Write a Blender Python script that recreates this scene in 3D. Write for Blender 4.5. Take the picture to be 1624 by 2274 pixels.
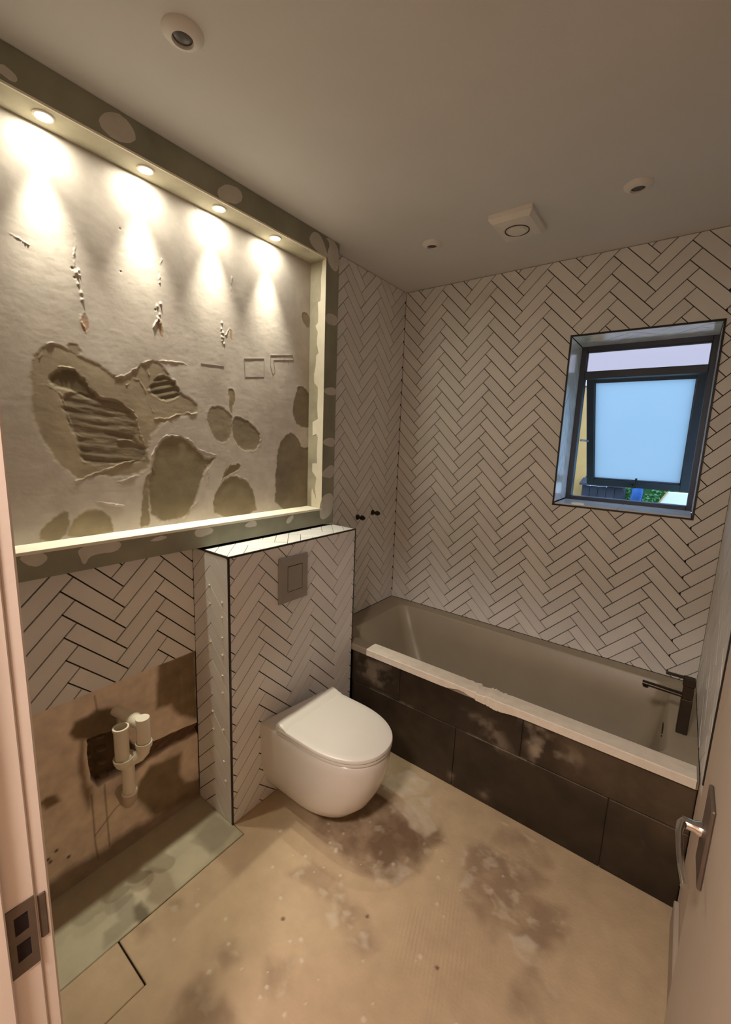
import bpy, bmesh, math, random
import numpy as np
from mathutils import Matrix, Vector

random.seed(7)
for _o in list(bpy.data.objects):
    bpy.data.objects.remove(_o, do_unlink=True)
SC = bpy.context.scene
COL = SC.collection

# ------------------------------------------------------------------ camera
cam_data = bpy.data.cameras.new('camera')
cam = bpy.data.objects.new('camera', cam_data)
COL.objects.link(cam)
cam_data.sensor_fit = 'HORIZONTAL'
cam_data.sensor_width = 36.0
cam_data.lens = 36.0 * 938.67 / 1624
cam_data.clip_start = 0.01
CX = (0.798278, 0.601165, 0.036793)
CY = (-0.127293, 0.108691, 0.985892)
CZ = (0.588684, -0.791699, 0.163289)
cam.matrix_world = Matrix(((CX[0], CY[0], CZ[0], 1.52698), (CX[1], CY[1], CZ[1], -2.39881),
                           (CX[2], CY[2], CZ[2], 1.56977), (0, 0, 0, 1)))
SC.camera = cam

# ------------------------------------------------------------------ world, exposure
SKY_COL = (0.62, 0.88, 1.28)
SKY_STRENGTH = 1.6
LED_POWER = 24.0
LED_NARROW = 3.0
LED_GLOW = 0.75
LED_COL = (1.0, 0.95, 0.76)
HALL_POWER = 36.0
HALL_COL = (1.0, 0.85, 0.76)
world = bpy.data.worlds.new('world')
SC.world = world
world.use_nodes = True
_nt = world.node_tree
_bg = _nt.nodes['Background']
_bg.inputs['Color'].default_value = (*SKY_COL, 1)
_bg.inputs['Strength'].default_value = SKY_STRENGTH
SC.view_settings.view_transform = 'Standard'
SC.view_settings.look = 'None'
SC.view_settings.gamma = 1.0
SC.view_settings.use_curve_mapping = False
SC.view_settings.exposure = 0.42
SC.cycles.use_denoising = True
SC.cycles.max_bounces = 10
SC.cycles.diffuse_bounces = 7
SC.cycles.sample_clamp_indirect = 6.0
SC.cycles.caustics_reflective = False
SC.cycles.caustics_refractive = False

# ------------------------------------------------------------------ materials
MATS = {}
def _nodes(name):
    m = bpy.data.materials.new(name)
    m.use_nodes = True
    nt = m.node_tree
    return m, nt, nt.nodes['Principled BSDF']

def mat(name, col, rough=0.6, metal=0.0, var=0.12, scale=12.0, bump=0.0, bscale=60.0, rand=0.0, spec=0.5, emit=None, coat=0.0):
    """procedural colour with two octaves of mottling, fine bump and a small per-object tint"""
    if name in MATS:
        return MATS[name]
    m, nt, b = _nodes(name)
    L = nt.links
    geo = nt.nodes.new('ShaderNodeNewGeometry')
    n = nt.nodes.new('ShaderNodeTexNoise')
    n.inputs['Scale'].default_value = scale
    n.inputs['Detail'].default_value = 6
    L.new(geo.outputs['Position'], n.inputs['Vector'])
    mr = nt.nodes.new('ShaderNodeMapRange')
    mr.inputs['From Min'].default_value = 0.3
    mr.inputs['From Max'].default_value = 0.7
    mr.inputs['To Min'].default_value = 1 - var
    mr.inputs['To Max'].default_value = 1 + var
    L.new(n.outputs['Fac'], mr.inputs['Value'])
    mul = nt.nodes.new('ShaderNodeVectorMath'); mul.operation = 'SCALE'
    mul.inputs[0].default_value = col
    fac = mr.outputs['Result']
    if rand:
        oi = nt.nodes.new('ShaderNodeObjectInfo')
        r2 = nt.nodes.new('ShaderNodeMapRange')
        r2.inputs['To Min'].default_value = 1 - rand
        r2.inputs['To Max'].default_value = 1 + rand
        L.new(oi.outputs['Random'], r2.inputs['Value'])
        mm = nt.nodes.new('ShaderNodeMath'); mm.operation = 'MULTIPLY'
        L.new(fac, mm.inputs[0]); L.new(r2.outputs['Result'], mm.inputs[1])
        fac = mm.outputs[0]
    L.new(fac, mul.inputs['Scale'])
    L.new(mul.outputs[0], b.inputs['Base Color'])
    b.inputs['Roughness'].default_value = rough
    b.inputs['Metallic'].default_value = metal
    b.inputs['Specular IOR Level'].default_value = spec
    if coat:
        b.inputs['Coat Weight'].default_value = coat
    if bump:
        n2 = nt.nodes.new('ShaderNodeTexNoise')
        n2.inputs['Scale'].default_value = bscale
        n2.inputs['Detail'].default_value = 5
        L.new(geo.outputs['Position'], n2.inputs['Vector'])
        bp = nt.nodes.new('ShaderNodeBump')
        bp.inputs['Strength'].default_value = bump
        bp.inputs['Distance'].default_value = 0.004
        L.new(n2.outputs['Fac'], bp.inputs['Height'])
        L.new(bp.outputs['Normal'], b.inputs['Normal'])
    if emit:
        b.inputs['Emission Color'].default_value = (*emit[0], 1)
        b.inputs['Emission Strength'].default_value = emit[1]
    MATS[name] = m
    return m

def vmat(name, rough=0.85, bump=0.3, bscale=90.0, var=0.1, scale=25.0, spec=0.3):
    """stained plaster / mortar: colour attribute 'Col' times fine mottling"""
    m, nt, b = _nodes(name)
    L = nt.links
    geo = nt.nodes.new('ShaderNodeNewGeometry')
    at = nt.nodes.new('ShaderNodeAttribute'); at.attribute_name = 'Col'
    n = nt.nodes.new('ShaderNodeTexNoise')
    n.inputs['Scale'].default_value = scale
    n.inputs['Detail'].default_value = 8
    L.new(geo.outputs['Position'], n.inputs['Vector'])
    mr = nt.nodes.new('ShaderNodeMapRange')
    mr.inputs['From Min'].default_value = 0.3
    mr.inputs['From Max'].default_value = 0.7
    mr.inputs['To Min'].default_value = 1 - var
    mr.inputs['To Max'].default_value = 1 + var
    L.new(n.outputs['Fac'], mr.inputs['Value'])
    mul = nt.nodes.new('ShaderNodeVectorMath'); mul.operation = 'SCALE'
    L.new(at.outputs['Color'], mul.inputs[0])
    L.new(mr.outputs['Result'], mul.inputs['Scale'])
    L.new(mul.outputs[0], b.inputs['Base Color'])
    b.inputs['Roughness'].default_value = rough
    b.inputs['Specular IOR Level'].default_value = spec
    n2 = nt.nodes.new('ShaderNodeTexNoise')
    n2.inputs['Scale'].default_value = bscale
    n2.inputs['Detail'].default_value = 6
    L.new(geo.outputs['Position'], n2.inputs['Vector'])
    bp = nt.nodes.new('ShaderNodeBump')
    bp.inputs['Strength'].default_value = bump
    bp.inputs['Distance'].default_value = 0.003
    L.new(n2.outputs['Fac'], bp.inputs['Height'])
    L.new(bp.outputs['Normal'], b.inputs['Normal'])
    return m

def clear_tinted(name, col):
    m = bpy.data.materials.new(name)
    m.use_nodes = True
    nt = m.node_tree
    nt.nodes.clear()
    out = nt.nodes.new('ShaderNodeOutputMaterial')
    tr = nt.nodes.new('ShaderNodeBsdfTransparent')
    tr.inputs['Color'].default_value = (*col, 1)
    gl = nt.nodes.new('ShaderNodeBsdfGlossy')
    gl.inputs['Roughness'].default_value = 0.08
    fr = nt.nodes.new('ShaderNodeFresnel'); fr.inputs['IOR'].default_value = 1.45
    mx = nt.nodes.new('ShaderNodeMixShader')
    nt.links.new(fr.outputs[0], mx.inputs['Fac'])
    nt.links.new(tr.outputs[0], mx.inputs[1])
    nt.links.new(gl.outputs[0], mx.inputs[2])
    nt.links.new(mx.outputs[0], out.inputs['Surface'])
    return m

def frosted(name, col, gloss=0.06):
    m = bpy.data.materials.new(name)
    m.use_nodes = True
    nt = m.node_tree
    nt.nodes.clear()
    out = nt.nodes.new('ShaderNodeOutputMaterial')
    tr = nt.nodes.new('ShaderNodeBsdfTranslucent')
    gl = nt.nodes.new('ShaderNodeBsdfGlossy')
    gl.inputs['Roughness'].default_value = 0.12
    mx = nt.nodes.new('ShaderNodeMixShader')
    mx.inputs['Fac'].default_value = gloss
    n = nt.nodes.new('ShaderNodeTexNoise'); n.inputs['Scale'].default_value = 3.0
    tc = nt.nodes.new('ShaderNodeTexCoord')
    nt.links.new(tc.outputs['Object'], n.inputs['Vector'])
    cr = nt.nodes.new('ShaderNodeMixRGB')
    cr.inputs['Color1'].default_value = (*[c * 0.93 for c in col], 1)
    cr.inputs['Color2'].default_value = (*col, 1)
    nt.links.new(n.outputs['Fac'], cr.inputs['Fac'])
    nt.links.new(cr.outputs[0], tr.inputs['Color'])
    nt.links.new(tr.outputs[0], mx.inputs[1])
    nt.links.new(gl.outputs[0], mx.inputs[2])
    nt.links.new(mx.outputs[0], out.inputs['Surface'])
    return m

M_TILE = mat('glazed_tile', (0.73, 0.72, 0.70), 0.5, var=0.04, scale=6, rand=0.05, bump=0.05, bscale=30)
M_JOINT = mat('open_joint', (0.045, 0.030, 0.018), 0.95, var=0.3, scale=40)
M_CEIL = mat('ceiling_paint', (0.68, 0.675, 0.67), 0.9, var=0.03, scale=3, bump=0.08, bscale=180)
M_WALL = mat('plain_plaster', (0.62, 0.52, 0.43), 0.9, var=0.05, scale=5, bump=0.15)
M_GREEN = mat('green_plasterboard', (0.27, 0.265, 0.20), 0.9, var=0.16, scale=7, bump=0.05)
M_SKIM = mat('skim_patch', (0.55, 0.52, 0.46), 0.9, var=0.08, scale=14, bump=0.15)
M_BEAD = mat('white_bead', (0.82, 0.77, 0.64), 0.7, var=0.04, scale=20)
M_SOFFIT = mat('soffit_skim', (0.52, 0.50, 0.38), 0.8, var=0.22, scale=9, bump=0.1)
M_REVEAL = mat('reveal_board', (0.42, 0.39, 0.29), 0.9, var=0.2, scale=10, bump=0.1)
M_BLACK = mat('black_trim', (0.018, 0.014, 0.012), 0.35, var=0.1)
M_CERAMIC = mat('white_ceramic', (0.66, 0.63, 0.58), 0.18, var=0.01, scale=2, coat=0.3)
M_SEAT = mat('white_seat', (0.64, 0.61, 0.56), 0.32, var=0.01, scale=2)
M_STEEL = mat('brushed_steel', (0.40, 0.375, 0.335), 0.36, metal=0.55, var=0.06, scale=18)
M_BRONZE = mat('dark_bronze', (0.045, 0.033, 0.022), 0.3, metal=0.6, var=0.1)
M_CHROME = mat('chrome', (0.62, 0.60, 0.58), 0.12, metal=1.0, var=0.02)
M_PLATE = mat('brown_plate', (0.12, 0.088, 0.065), 0.5, metal=0.4, var=0.15, scale=30)  # brown mirrored by the chrome backplate is put into the base colour
M_BATH = mat('dusty_acrylic', (0.31, 0.265, 0.195), 0.4, var=0.06, scale=5)
M_TAPE = mat('dusty_white_foam', (0.68, 0.62, 0.53), 0.8, var=0.06, scale=25, bump=0.3)
M_DOOR = mat('painted_door', (0.44, 0.37, 0.30), 0.6, var=0.04, scale=4, bump=0.05, bscale=200)
M_JAMB = mat('painted_frame', (0.66, 0.57, 0.50), 0.6, var=0.04, scale=6, bump=0.05, bscale=150)
M_PVC = mat('white_pvc', (0.72, 0.66, 0.54), 0.3, var=0.03, scale=9)
M_PIPEIN = mat('pipe_dark', (0.03, 0.02, 0.015), 0.9)
M_FRAME = mat('anthracite_frame', (0.055, 0.065, 0.085), 0.4, var=0.08)
M_GASKET = mat('rubber_gasket', (0.10, 0.11, 0.13), 0.6)
M_MARBLE = mat('marble_tile', (0.86, 0.86, 0.88), 0.14, var=0.12, scale=14, rand=0.04)
M_PLASTIC = mat('white_plastic', (0.74, 0.71, 0.67), 0.5, var=0.03, scale=9)
M_LENS = mat('unlit_lens', (0.055, 0.045, 0.042), 0.25, var=0.2, scale=80)
M_PENCIL = mat('pencil', (0.16, 0.14, 0.13), 0.8)
M_LAMP = mat('lit_lamp', (1, 1, 1), 0.5, emit=((1.0, 0.95, 0.80), 40.0))
M_HOLE = mat('dark_hole', (0.012, 0.004, 0.004), 1.0)
M_PANEL = vmat('dusty_dark_tile', rough=0.5, bump=0.12, bscale=40, var=0.35, scale=9, spec=0.4)
M_PLASTER = vmat('old_plaster', bump=0.10, bscale=70, var=0.09, scale=18)
M_RUBBLE = vmat('rough_plaster', bump=0.5, bscale=60, var=0.16, scale=16)
M_FLOOR = vmat('dusty_floor_board', bump=0.25, bscale=110, var=0.07, scale=13)

# ------------------------------------------------------------------ mesh helpers
def link(o, parent=None):
    COL.objects.link(o)
    if parent is not None:
        o.parent = parent
    return o

def pydata(name, verts, faces, m, parent=None, smooth=False, fix=True):
    me = bpy.data.meshes.new(name)
    me.from_pydata(verts, [], faces)
    if fix:
        bm = bmesh.new(); bm.from_mesh(me)
        bmesh.ops.recalc_face_normals(bm, faces=bm.faces)
        bm.to_mesh(me); bm.free()
    me.materials.append(m)
    if smooth:
        me.shade_smooth()
    return link(bpy.data.objects.new(name, me), parent)

def empty(name, loc=(0, 0, 0)):
    o = bpy.data.objects.new(name, None)
    o.empty_display_size = 0.05
    COL.objects.link(o)
    return o

def tag(o, label, cat, group=None):
    o['label'] = label; o['category'] = cat
    if group:
        o['group'] = group
    return o

def struct(o):
    o['kind'] = 'structure'
    return o

class MB:
    """collects shapes into one mesh"""
    def __init__(s):
        s.bm = bmesh.new()
    def box(s, x0, x1, y0, y1, z0, z1, bevel=0.0, seg=1):
        vs = [s.bm.verts.new(p) for p in [(x0, y0, z0), (x1, y0, z0), (x1, y1, z0), (x0, y1, z0),
                                          (x0, y0, z1), (x1, y0, z1), (x1, y1, z1), (x0, y1, z1)]]
        fs = [s.bm.faces.new([vs[i] for i in f]) for f in
              ((3, 2, 1, 0), (4, 5, 6, 7), (0, 1, 5, 4), (1, 2, 6, 5), (2, 3, 7, 6), (3, 0, 4, 7))]
        if bevel:
            es = list({e for f in fs for e in f.edges})
            bmesh.ops.bevel(s.bm, geom=es, offset=bevel, segments=seg, profile=0.5, affect='EDGES')
        return s
    def prism(s, poly, mp, t):
        """poly (u,v) extruded from w=0 to w=t through mp(u,v,w)"""
        a = [s.bm.verts.new(mp(u, v, 0)) for u, v in poly]
        b = [s.bm.verts.new(mp(u, v, t)) for u, v in poly]
        n = len(poly)
        s.bm.faces.new(a); s.bm.faces.new(list(reversed(b)))
        for i in range(n):
            s.bm.faces.new([a[i], a[(i + 1) % n], b[(i + 1) % n], b[i]])
        return s
    def rings(s, rings, cap0=True, cap1=True):
        R = [[s.bm.verts.new(p) for p in r] for r in rings]
        n = len(R[0])
        for k in range(len(R) - 1):
            for i in range(n):
                s.bm.faces.new([R[k][i], R[k][(i + 1) % n], R[k + 1][(i + 1) % n], R[k + 1][i]])
        if cap0: s.bm.faces.new(R[0])
        if cap1: s.bm.faces.new(R[-1])
        return s
    def lathe(s, prof, origin=(0, 0, 0), axis=(0, 0, 1), n=32, cap0=False, cap1=False):
        ax = Vector(axis).normalized()
        t = Vector((1, 0, 0)) if abs(ax.x) < 0.9 else Vector((0, 1, 0))
        e1 = ax.cross(t).normalized(); e2 = ax.cross(e1)
        O = Vector(origin)
        rr = []
        for r, h in prof:
            rr.append([O + ax * h + (e1 * math.cos(2 * math.pi * i / n) + e2 * math.sin(2 * math.pi * i / n)) * r for i in range(n)])
        return s.rings(rr, cap0, cap1)
    def tube(s, pts, r, n=20, cap=True, radii=None):
        P = [Vector(p) for p in pts]
        rr = []
        e1 = None
        for i, p in enumerate(P):
            d = (P[min(i + 1, len(P) - 1)] - P[max(i - 1, 0)]).normalized()
            if e1 is None:
                t = Vector((0, 0, 1)) if abs(d.z) < 0.9 else Vector((1, 0, 0))
                e1 = d.cross(t).normalized()
            else:
                e1 = (e1 - d * e1.dot(d)).normalized()
            e2 = d.cross(e1)
            q = radii[i] if radii else r
            rr.append([p + (e1 * math.cos(2 * math.pi * k / n) + e2 * math.sin(2 * math.pi * k / n)) * q for k in range(n)])
        return s.rings(rr, cap, cap)
    def build(s, name, m, parent=None, smooth=False):
        bmesh.ops.recalc_face_normals(s.bm, faces=s.bm.faces)
        me = bpy.data.meshes.new(name)
        s.bm.to_mesh(me); s.bm.free()
        me.materials.append(m)
        if smooth:
            me.shade_smooth()
            try:
                me.set_sharp_from_angle(angle=math.radians(40))
            except Exception:
                pass
        return link(bpy.data.objects.new(name, me), parent)

# ------------------------------------------------------------------ numpy noise and masks
def vnoise(X, Y, scale, seed):
    rng = np.random.RandomState(seed)
    G = rng.rand(257, 257)
    x = X * scale + 37.0; y = Y * scale + 91.0
    xi = np.floor(x).astype(int); yi = np.floor(y).astype(int)
    fx = x - xi; fy = y - yi
    fx = fx * fx * (3 - 2 * fx); fy = fy * fy * (3 - 2 * fy)
    xi %= 256; yi %= 256
    return (G[xi, yi] * (1 - fx) * (1 - fy) + G[xi + 1, yi] * fx * (1 - fy) + G[xi, yi + 1] * (1 - fx) * fy + G[xi + 1, yi + 1] * fx * fy)

def fbm(X, Y, scale, seed, octs=4):
    r = 0; a = 0.5; tot = 0
    for k in range(octs):
        r = r + a * vnoise(X, Y, scale * 2 ** k, seed + k); tot += a; a *= 0.5
    return r / tot - 0.5

def sdist(poly, X, Y, closed=True):
    """signed distance, negative inside (or plain distance to an open line)"""
    D = np.full(X.shape, 1e9)
    inside = np.zeros(X.shape, bool)
    n = len(poly)
    for i in range(n if closed else n - 1):
        (x0, y0), (x1, y1) = poly[i], poly[(i + 1) % n]
        dx, dy = x1 - x0, y1 - y0
        t = np.clip(((X - x0) * dx + (Y - y0) * dy) / (dx * dx + dy * dy + 1e-12), 0, 1)
        D = np.minimum(D, np.hypot(X - x0 - t * dx, Y - y0 - t * dy))
        if closed and y0 != y1:
            c = ((y0 > Y) != (y1 > Y)) & (X < (x1 - x0) * (Y - y0) / (y1 - y0) + x0)
            inside ^= c
    return np.where(inside, -D, D) if closed else D

def sstep(d, w):
    """1 inside (d<0) to 0 outside, soft over w"""
    t = np.clip(0.5 - d / w, 0, 1)
    return t * t * (3 - 2 * t)

def mixc(C, col, f):
    for k in range(3):
        C[k] = C[k] * (1 - f) + col[k] * f

def relief(name, u0, u1, v0, v1, step, fn, mp, m, parent=None, keep=None, flip=False):
    """grid surface: fn(U,V) -> height, (r,g,b); mp(u,v,h) -> xyz arrays"""
    nu = max(2, int(round((u1 - u0) / step)) + 1); nv = max(2, int(round((v1 - v0) / step)) + 1)
    U, V = np.meshgrid(np.linspace(u0, u1, nu), np.linspace(v0, v1, nv), indexing='ij')
    H, C = fn(U, V)
    x, y, z = mp(U, V, H)
    co = np.stack([np.broadcast_to(a, U.shape) for a in (x, y, z)], -1).reshape(-1, 3).astype(np.float32)
    I = np.arange(nu * nv).reshape(nu, nv)
    q = np.stack([I[:-1, :-1], I[1:, :-1], I[1:, 1:], I[:-1, 1:]], -1).reshape(-1, 4)
    if keep is not None:
        uc = (U[:-1, :-1] + U[1:, 1:]).reshape(-1) / 2; vc = (V[:-1, :-1] + V[1:, 1:]).reshape(-1) / 2
        q = q[keep(uc, vc)]
    if flip:
        q = q[:, ::-1]
    me = bpy.data.meshes.new(name)
    me.vertices.add(len(co)); me.vertices.foreach_set('co', co.ravel())
    me.loops.add(q.size); me.loops.foreach_set('vertex_index', q.ravel().astype(np.int32))
    me.polygons.add(len(q))
    me.polygons.foreach_set('loop_start', (np.arange(len(q)) * 4).astype(np.int32))
    me.polygons.foreach_set('loop_total', np.full(len(q), 4, np.int32))
    me.update(calc_edges=True)
    at = me.color_attributes.new('Col', 'FLOAT_COLOR', 'POINT')
    A = np.ones((nu * nv, 4), np.float32)
    for k in range(3):
        A[:, k] = np.broadcast_to(C[k], U.shape).reshape(-1)
    at.data.foreach_set('color', A.ravel())
    me.shade_smooth()
    me.materials.append(m)
    return link(bpy.data.objects.new(name, me), parent)

# ------------------------------------------------------------------ herringbone tiling
def clip_half(poly, a, b, c):
    """keep a*u+b*v<=c"""
    out = []
    n = len(poly)
    for i in range(n):
        p, q = poly[i], poly[(i + 1) % n]
        dp = a * p[0] + b * p[1] - c; dq = a * q[0] + b * q[1] - c
        if dp <= 0: out.append(p)
        if (dp < 0 < dq) or (dq < 0 < dp):
            t = dp / (dp - dq)
            out.append((p[0] + (q[0] - p[0]) * t, p[1] + (q[1] - p[1]) * t))
    return out

def clip_rect(poly, r):
    for h in ((-1, 0, -r[0]), (1, 0, r[1]), (0, -1, -r[2]), (0, 1, r[3])):
        if len(poly) < 3: return []
        poly = clip_half(poly, *h)
    return poly if len(poly) >= 3 else []

def area(p):
    return abs(sum(p[i][0] * p[(i + 1) % len(p)][1] - p[(i + 1) % len(p)][0] * p[i][1] for i in range(len(p)))) / 2

def herringbone(parent, rect, u0, v0, hp, vp, mp, m, t=0.008, gap=0.0039, hole=None, minarea=4e-5, seed=1):
    rnd = random.Random(seed)
    W = vp / math.sqrt(2); L = hp / math.sqrt(2)
    s2 = math.sqrt(2)
    g = gap / 2
    cache = {}
    zones = [rect]
    if hole:
        zones = [(rect[0], hole[0], rect[2], rect[3]), (hole[1], rect[1], rect[2], rect[3]),
                 (hole[0], hole[1], rect[2], hole[2]), (hole[0], hole[1], hole[3], rect[3])]
    n = 0
    i0 = int((rect[0] - u0) / hp) - 2; i1 = int((rect[1] - u0) / hp) + 3
    j0 = int((rect[2] - v0) / vp) - 4; j1 = int((rect[3] - v0) / vp) + 4
    # local tile rectangles, origin such that the corner (L,0) of the rising tile is at (u0,v0)
    for i in range(i0, i1):
        for j in range(j0, j1):
            for kind in ('H', 'V'):
                if kind == 'H':
                    c = [(g, g), (L - g, g), (L - g, W - g), (g, W - g)]
                else:
                    c = [(g, W + g), (W - g, W + g), (W - g, W + L - g), (g, W + L - g)]
                quad = [((x - y) / s2 - L / s2 + u0 + i * hp, (x + y) / s2 - L / s2 + v0 + j * vp) for x, y in c]
                us = [p[0] for p in quad]; vs = [p[1] for p in quad]
                if max(us) < rect[0] or min(us) > rect[1] or max(vs) < rect[2] or min(vs) > rect[3]:
                    continue
                full = all(rect[0] <= p[0] <= rect[1] and rect[2] <= p[1] <= rect[3] for p in quad)
                if full and hole and not (max(us) < hole[0] or min(us) > hole[1] or max(vs) < hole[2] or min(vs) > hole[3]):
                    full = False
                th = t + rnd.uniform(-0.0005, 0.0003)
                if full:
                    cu = sum(us) / 4; cv = sum(vs) / 4
                    if kind not in cache:
                        mb = MB(); O = Vector(mp(cu, cv, 0))
                        q = [(p[0] - cu, p[1] - cv) for p in quad]
                        f = 1 - 0.0016 / W
                        lift = lambda p, w, s: Vector(mp(cu + p[0] * s, cv + p[1] * s, w)) - O
                        mb.rings([[lift(p, 0, 1) for p in q], [lift(p, t - 0.0009, 1) for p in q], [lift(p, t, 0.992) for p in q]])
                        o = mb.build('tile', m, parent)
                        cache[kind] = o
                    else:
                        o = cache[kind].copy(); COL.objects.link(o); o.parent = parent
                    o.location = Vector(mp(cu, cv, th - t))
                    n += 1
                else:
                    pcs = [clip_rect(quad, z) for z in zones]
                    pcs = [p for p in pcs if p and area(p) > minarea]
                    if not pcs: continue
                    mb = MB()
                    for p in pcs: mb.prism(p, mp, th)
                    mb.build('tile', m, parent)
                    n += 1
    return n

# ------------------------------------------------------------------ dimensions
H = 2.5          # ceiling
G = 0.073        # niche surround stands proud of the left wall
LX = 1.70        # right wall
FY = -2.27       # front wall, room side
BW = 0.7375       # bath width
BZ = 0.512       # bath rim height
BX = 0.235       # boxing depth
BY0, BY1, BH = -1.494, -0.738, 1.134
NY0, NY1, NZ0, NZ1 = -2.178, -0.822, 1.226, 2.406
NB = -0.027      # niche back
WX0, WX1, WZ0, WZ1 = 0.995, 1.583, 1.283, 2.128

mW = lambda u, v, w: (u, -w, v)                 # window wall, tile face towards -y
mL = lambda u, v, w: (w, u, v)                  # left wall, towards +x
mR = lambda u, v, w: (LX - w, u, v)             # right wall, towards -x

# ------------------------------------------------------------------ ceiling
ceil = struct(MB().box(-0.1, LX + 0.1, FY - 0.09, 0.1, H, H + 0.05).build('ceiling', M_CEIL))

# ------------------------------------------------------------------ window wall
T = 0.008
wb = MB()
for b in ((-0.1, WX0 - T, 0, H + 0.05), (WX1 + T, LX + 0.1, 0, H + 0.05), (WX0 - T, WX1 + T, 0, WZ0 - T), (WX0 - T, WX1 + T, WZ1 + T, H + 0.05)):
    wb.box(b[0], b[1], T, 0.30, b[2], b[3])
wall_back = struct(wb.build('wall_back', M_JOINT))
mWb = lambda u, v, w: (u, T - w, v)
herringbone(wall_back, (0.001, LX - 0.001, BZ + 0.002, H - 0.003), 0.290, 1.191, 0.2955, 0.0777, mWb, M_TILE,
            hole=(WX0 - 0.006, WX1 + 0.006, WZ0 - 0.006, WZ1 + 0.006))
# tiled reveals of the window
herringbone(wall_back, (0.004, 0.262, WZ0 + 0.012, WZ1 - 0.004), 0.10, 1.5, 0.2955, 0.0777, lambda u, v, w: (WX0 - T + w, u, v), M_MARBLE, gap=0.0024)
herringbone(wall_back, (0.004, 0.262, WZ0 + 0.012, WZ1 - 0.004), 0.12, 1.5, 0.2955, 0.0777, lambda u, v, w: (WX1 + T - w, u, v), M_MARBLE, gap=0.0024)
herringbone(wall_back, (WX0 + 0.002, WX1 - 0.002, 0.004, 0.262), 1.1, 0.1, 0.2955, 0.0777, lambda u, v, w: (u, v, WZ1 + T - w), M_MARBLE, gap=0.0024)
for a, b in ((WX0 + 0.002, 1.288), (1.290, WX1 - 0.002)):
    MB().box(a, b, 0.004, 0.262, WZ0 - T, WZ0 + 0.006, 0.0008).build('sill_tile', M_MARBLE, wall_back)

# window_1 : trims, frame, panes, sash
window = struct(empty('window_1'))
for b in ((WX0 - 0.008, WX0, -0.003, 0.006, WZ0 - 0.008, WZ1 + 0.008), (WX1, WX1 + 0.008, -0.003, 0.006, WZ0 - 0.008, WZ1 + 0.008),
          (WX0, WX1, -0.003, 0.006, WZ0 - 0.008, WZ0), (WX0, WX1, -0.003, 0.006, WZ1, WZ1 + 0.008)):
    MB().box(*b, 0.0006).build('edge_trim', M_BLACK, window)
fy0, fy1 = 0.262, 0.325
fr = MB()
fr.box(WX0 - 0.004, 1.022, fy0, fy1, WZ0, WZ1 + 0.004, 0.002)
fr.box(1.560, WX1 + 0.004, fy0, fy1, WZ0, WZ1 + 0.004, 0.002)
fr.box(1.022, 1.560, fy0, fy1, WZ0, 1.309, 0.002)
fr.box(1.022, 1.560, fy0, fy1, 2.104, WZ1 + 0.004, 0.002)
fr.build('window_frame', M_FRAME, window)
tr = MB().box(1.022, 1.560, fy0 - 0.002, fy1, 1.958, 1.996, 0.003).build('transom', M_FRAME, window)
fp = MB().box(1.020, 1.562, 0.290, 0.296, 1.994, 2.106).build('fixed_pane', clear_tinted('tinted_top', (0.66, 0.57, 0.55)), window)
gk = MB()
for b in ((1.022, 1.560, 1.996, 2.0), (1.022, 1.560, 2.1, 2.104), (1.022, 1.026, 1.996, 2.104), (1.556, 1.560, 1.996, 2.104)):
    gk.box(b[0], b[1], 0.282, 0.290, b[2], b[3])
gk.build('gasket', M_GASKET, window)
# sash, hinged at its head and pushed out at the foot
sash = empty('sash'); sash.parent = window
SL = 0.738
mS = MB()
mS.box(1.022, 1.063, -0.020, 0.028, -SL, 0.0, 0.002)
mS.box(1.522, 1.588, -0.020, 0.028, -SL, 0.0, 0.002)
mS.box(1.063, 1.522, -0.020, 0.028, -0.028, 0.0, 0.002)
mS.box(1.063, 1.522, -0.020, 0.028, -SL, -SL + 0.045, 0.002)
parts = [mS.build('sash_rail', M_FRAME, sash),
         MB().box(1.061, 1.524, 0.0, 0.006, -SL + 0.043, -0.026).build('sash_pane', frosted('frosted_sash', (0.60, 0.68, 0.71)), sash)]
gk = MB()
for b in ((1.063, 1.522, -0.032, -0.028), (1.063, 1.522, -SL + 0.045, -SL + 0.049), (1.063, 1.067, -SL + 0.045, -0.028), (1.518, 1.522, -SL + 0.045, -0.028)):
    gk.box(b[0], b[1], -0.010, 0.0, b[2], b[3])
parts.append(gk.build('sash_gasket', M_GASKET, sash))
hd = MB()
hd.box(1.276, 1.306, -0.030, -0.020, -SL + 0.006, -SL + 0.030, 0.003)
hd.tube([(1.291, -0.030, -SL + 0.018), (1.291, -0.044, -SL + 0.022), (1.297, -0.050, -SL + 0.045), (1.303, -0.050, -SL + 0.095)], 0.006, n=12)
parts.append(hd.build('sash_handle', M_BLACK, sash, smooth=True))
sa = math.radians(33)
for o in parts:
    o.data.transform(Matrix.Translation((0, 0.345, 1.976)) @ Matrix.Rotation(sa, 4, 'X'))
st = MB().box(1.030, 1.036, 0.31, 0.58, 1.62, 1.632)
st.build('friction_stay', M_STEEL, window)

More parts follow.
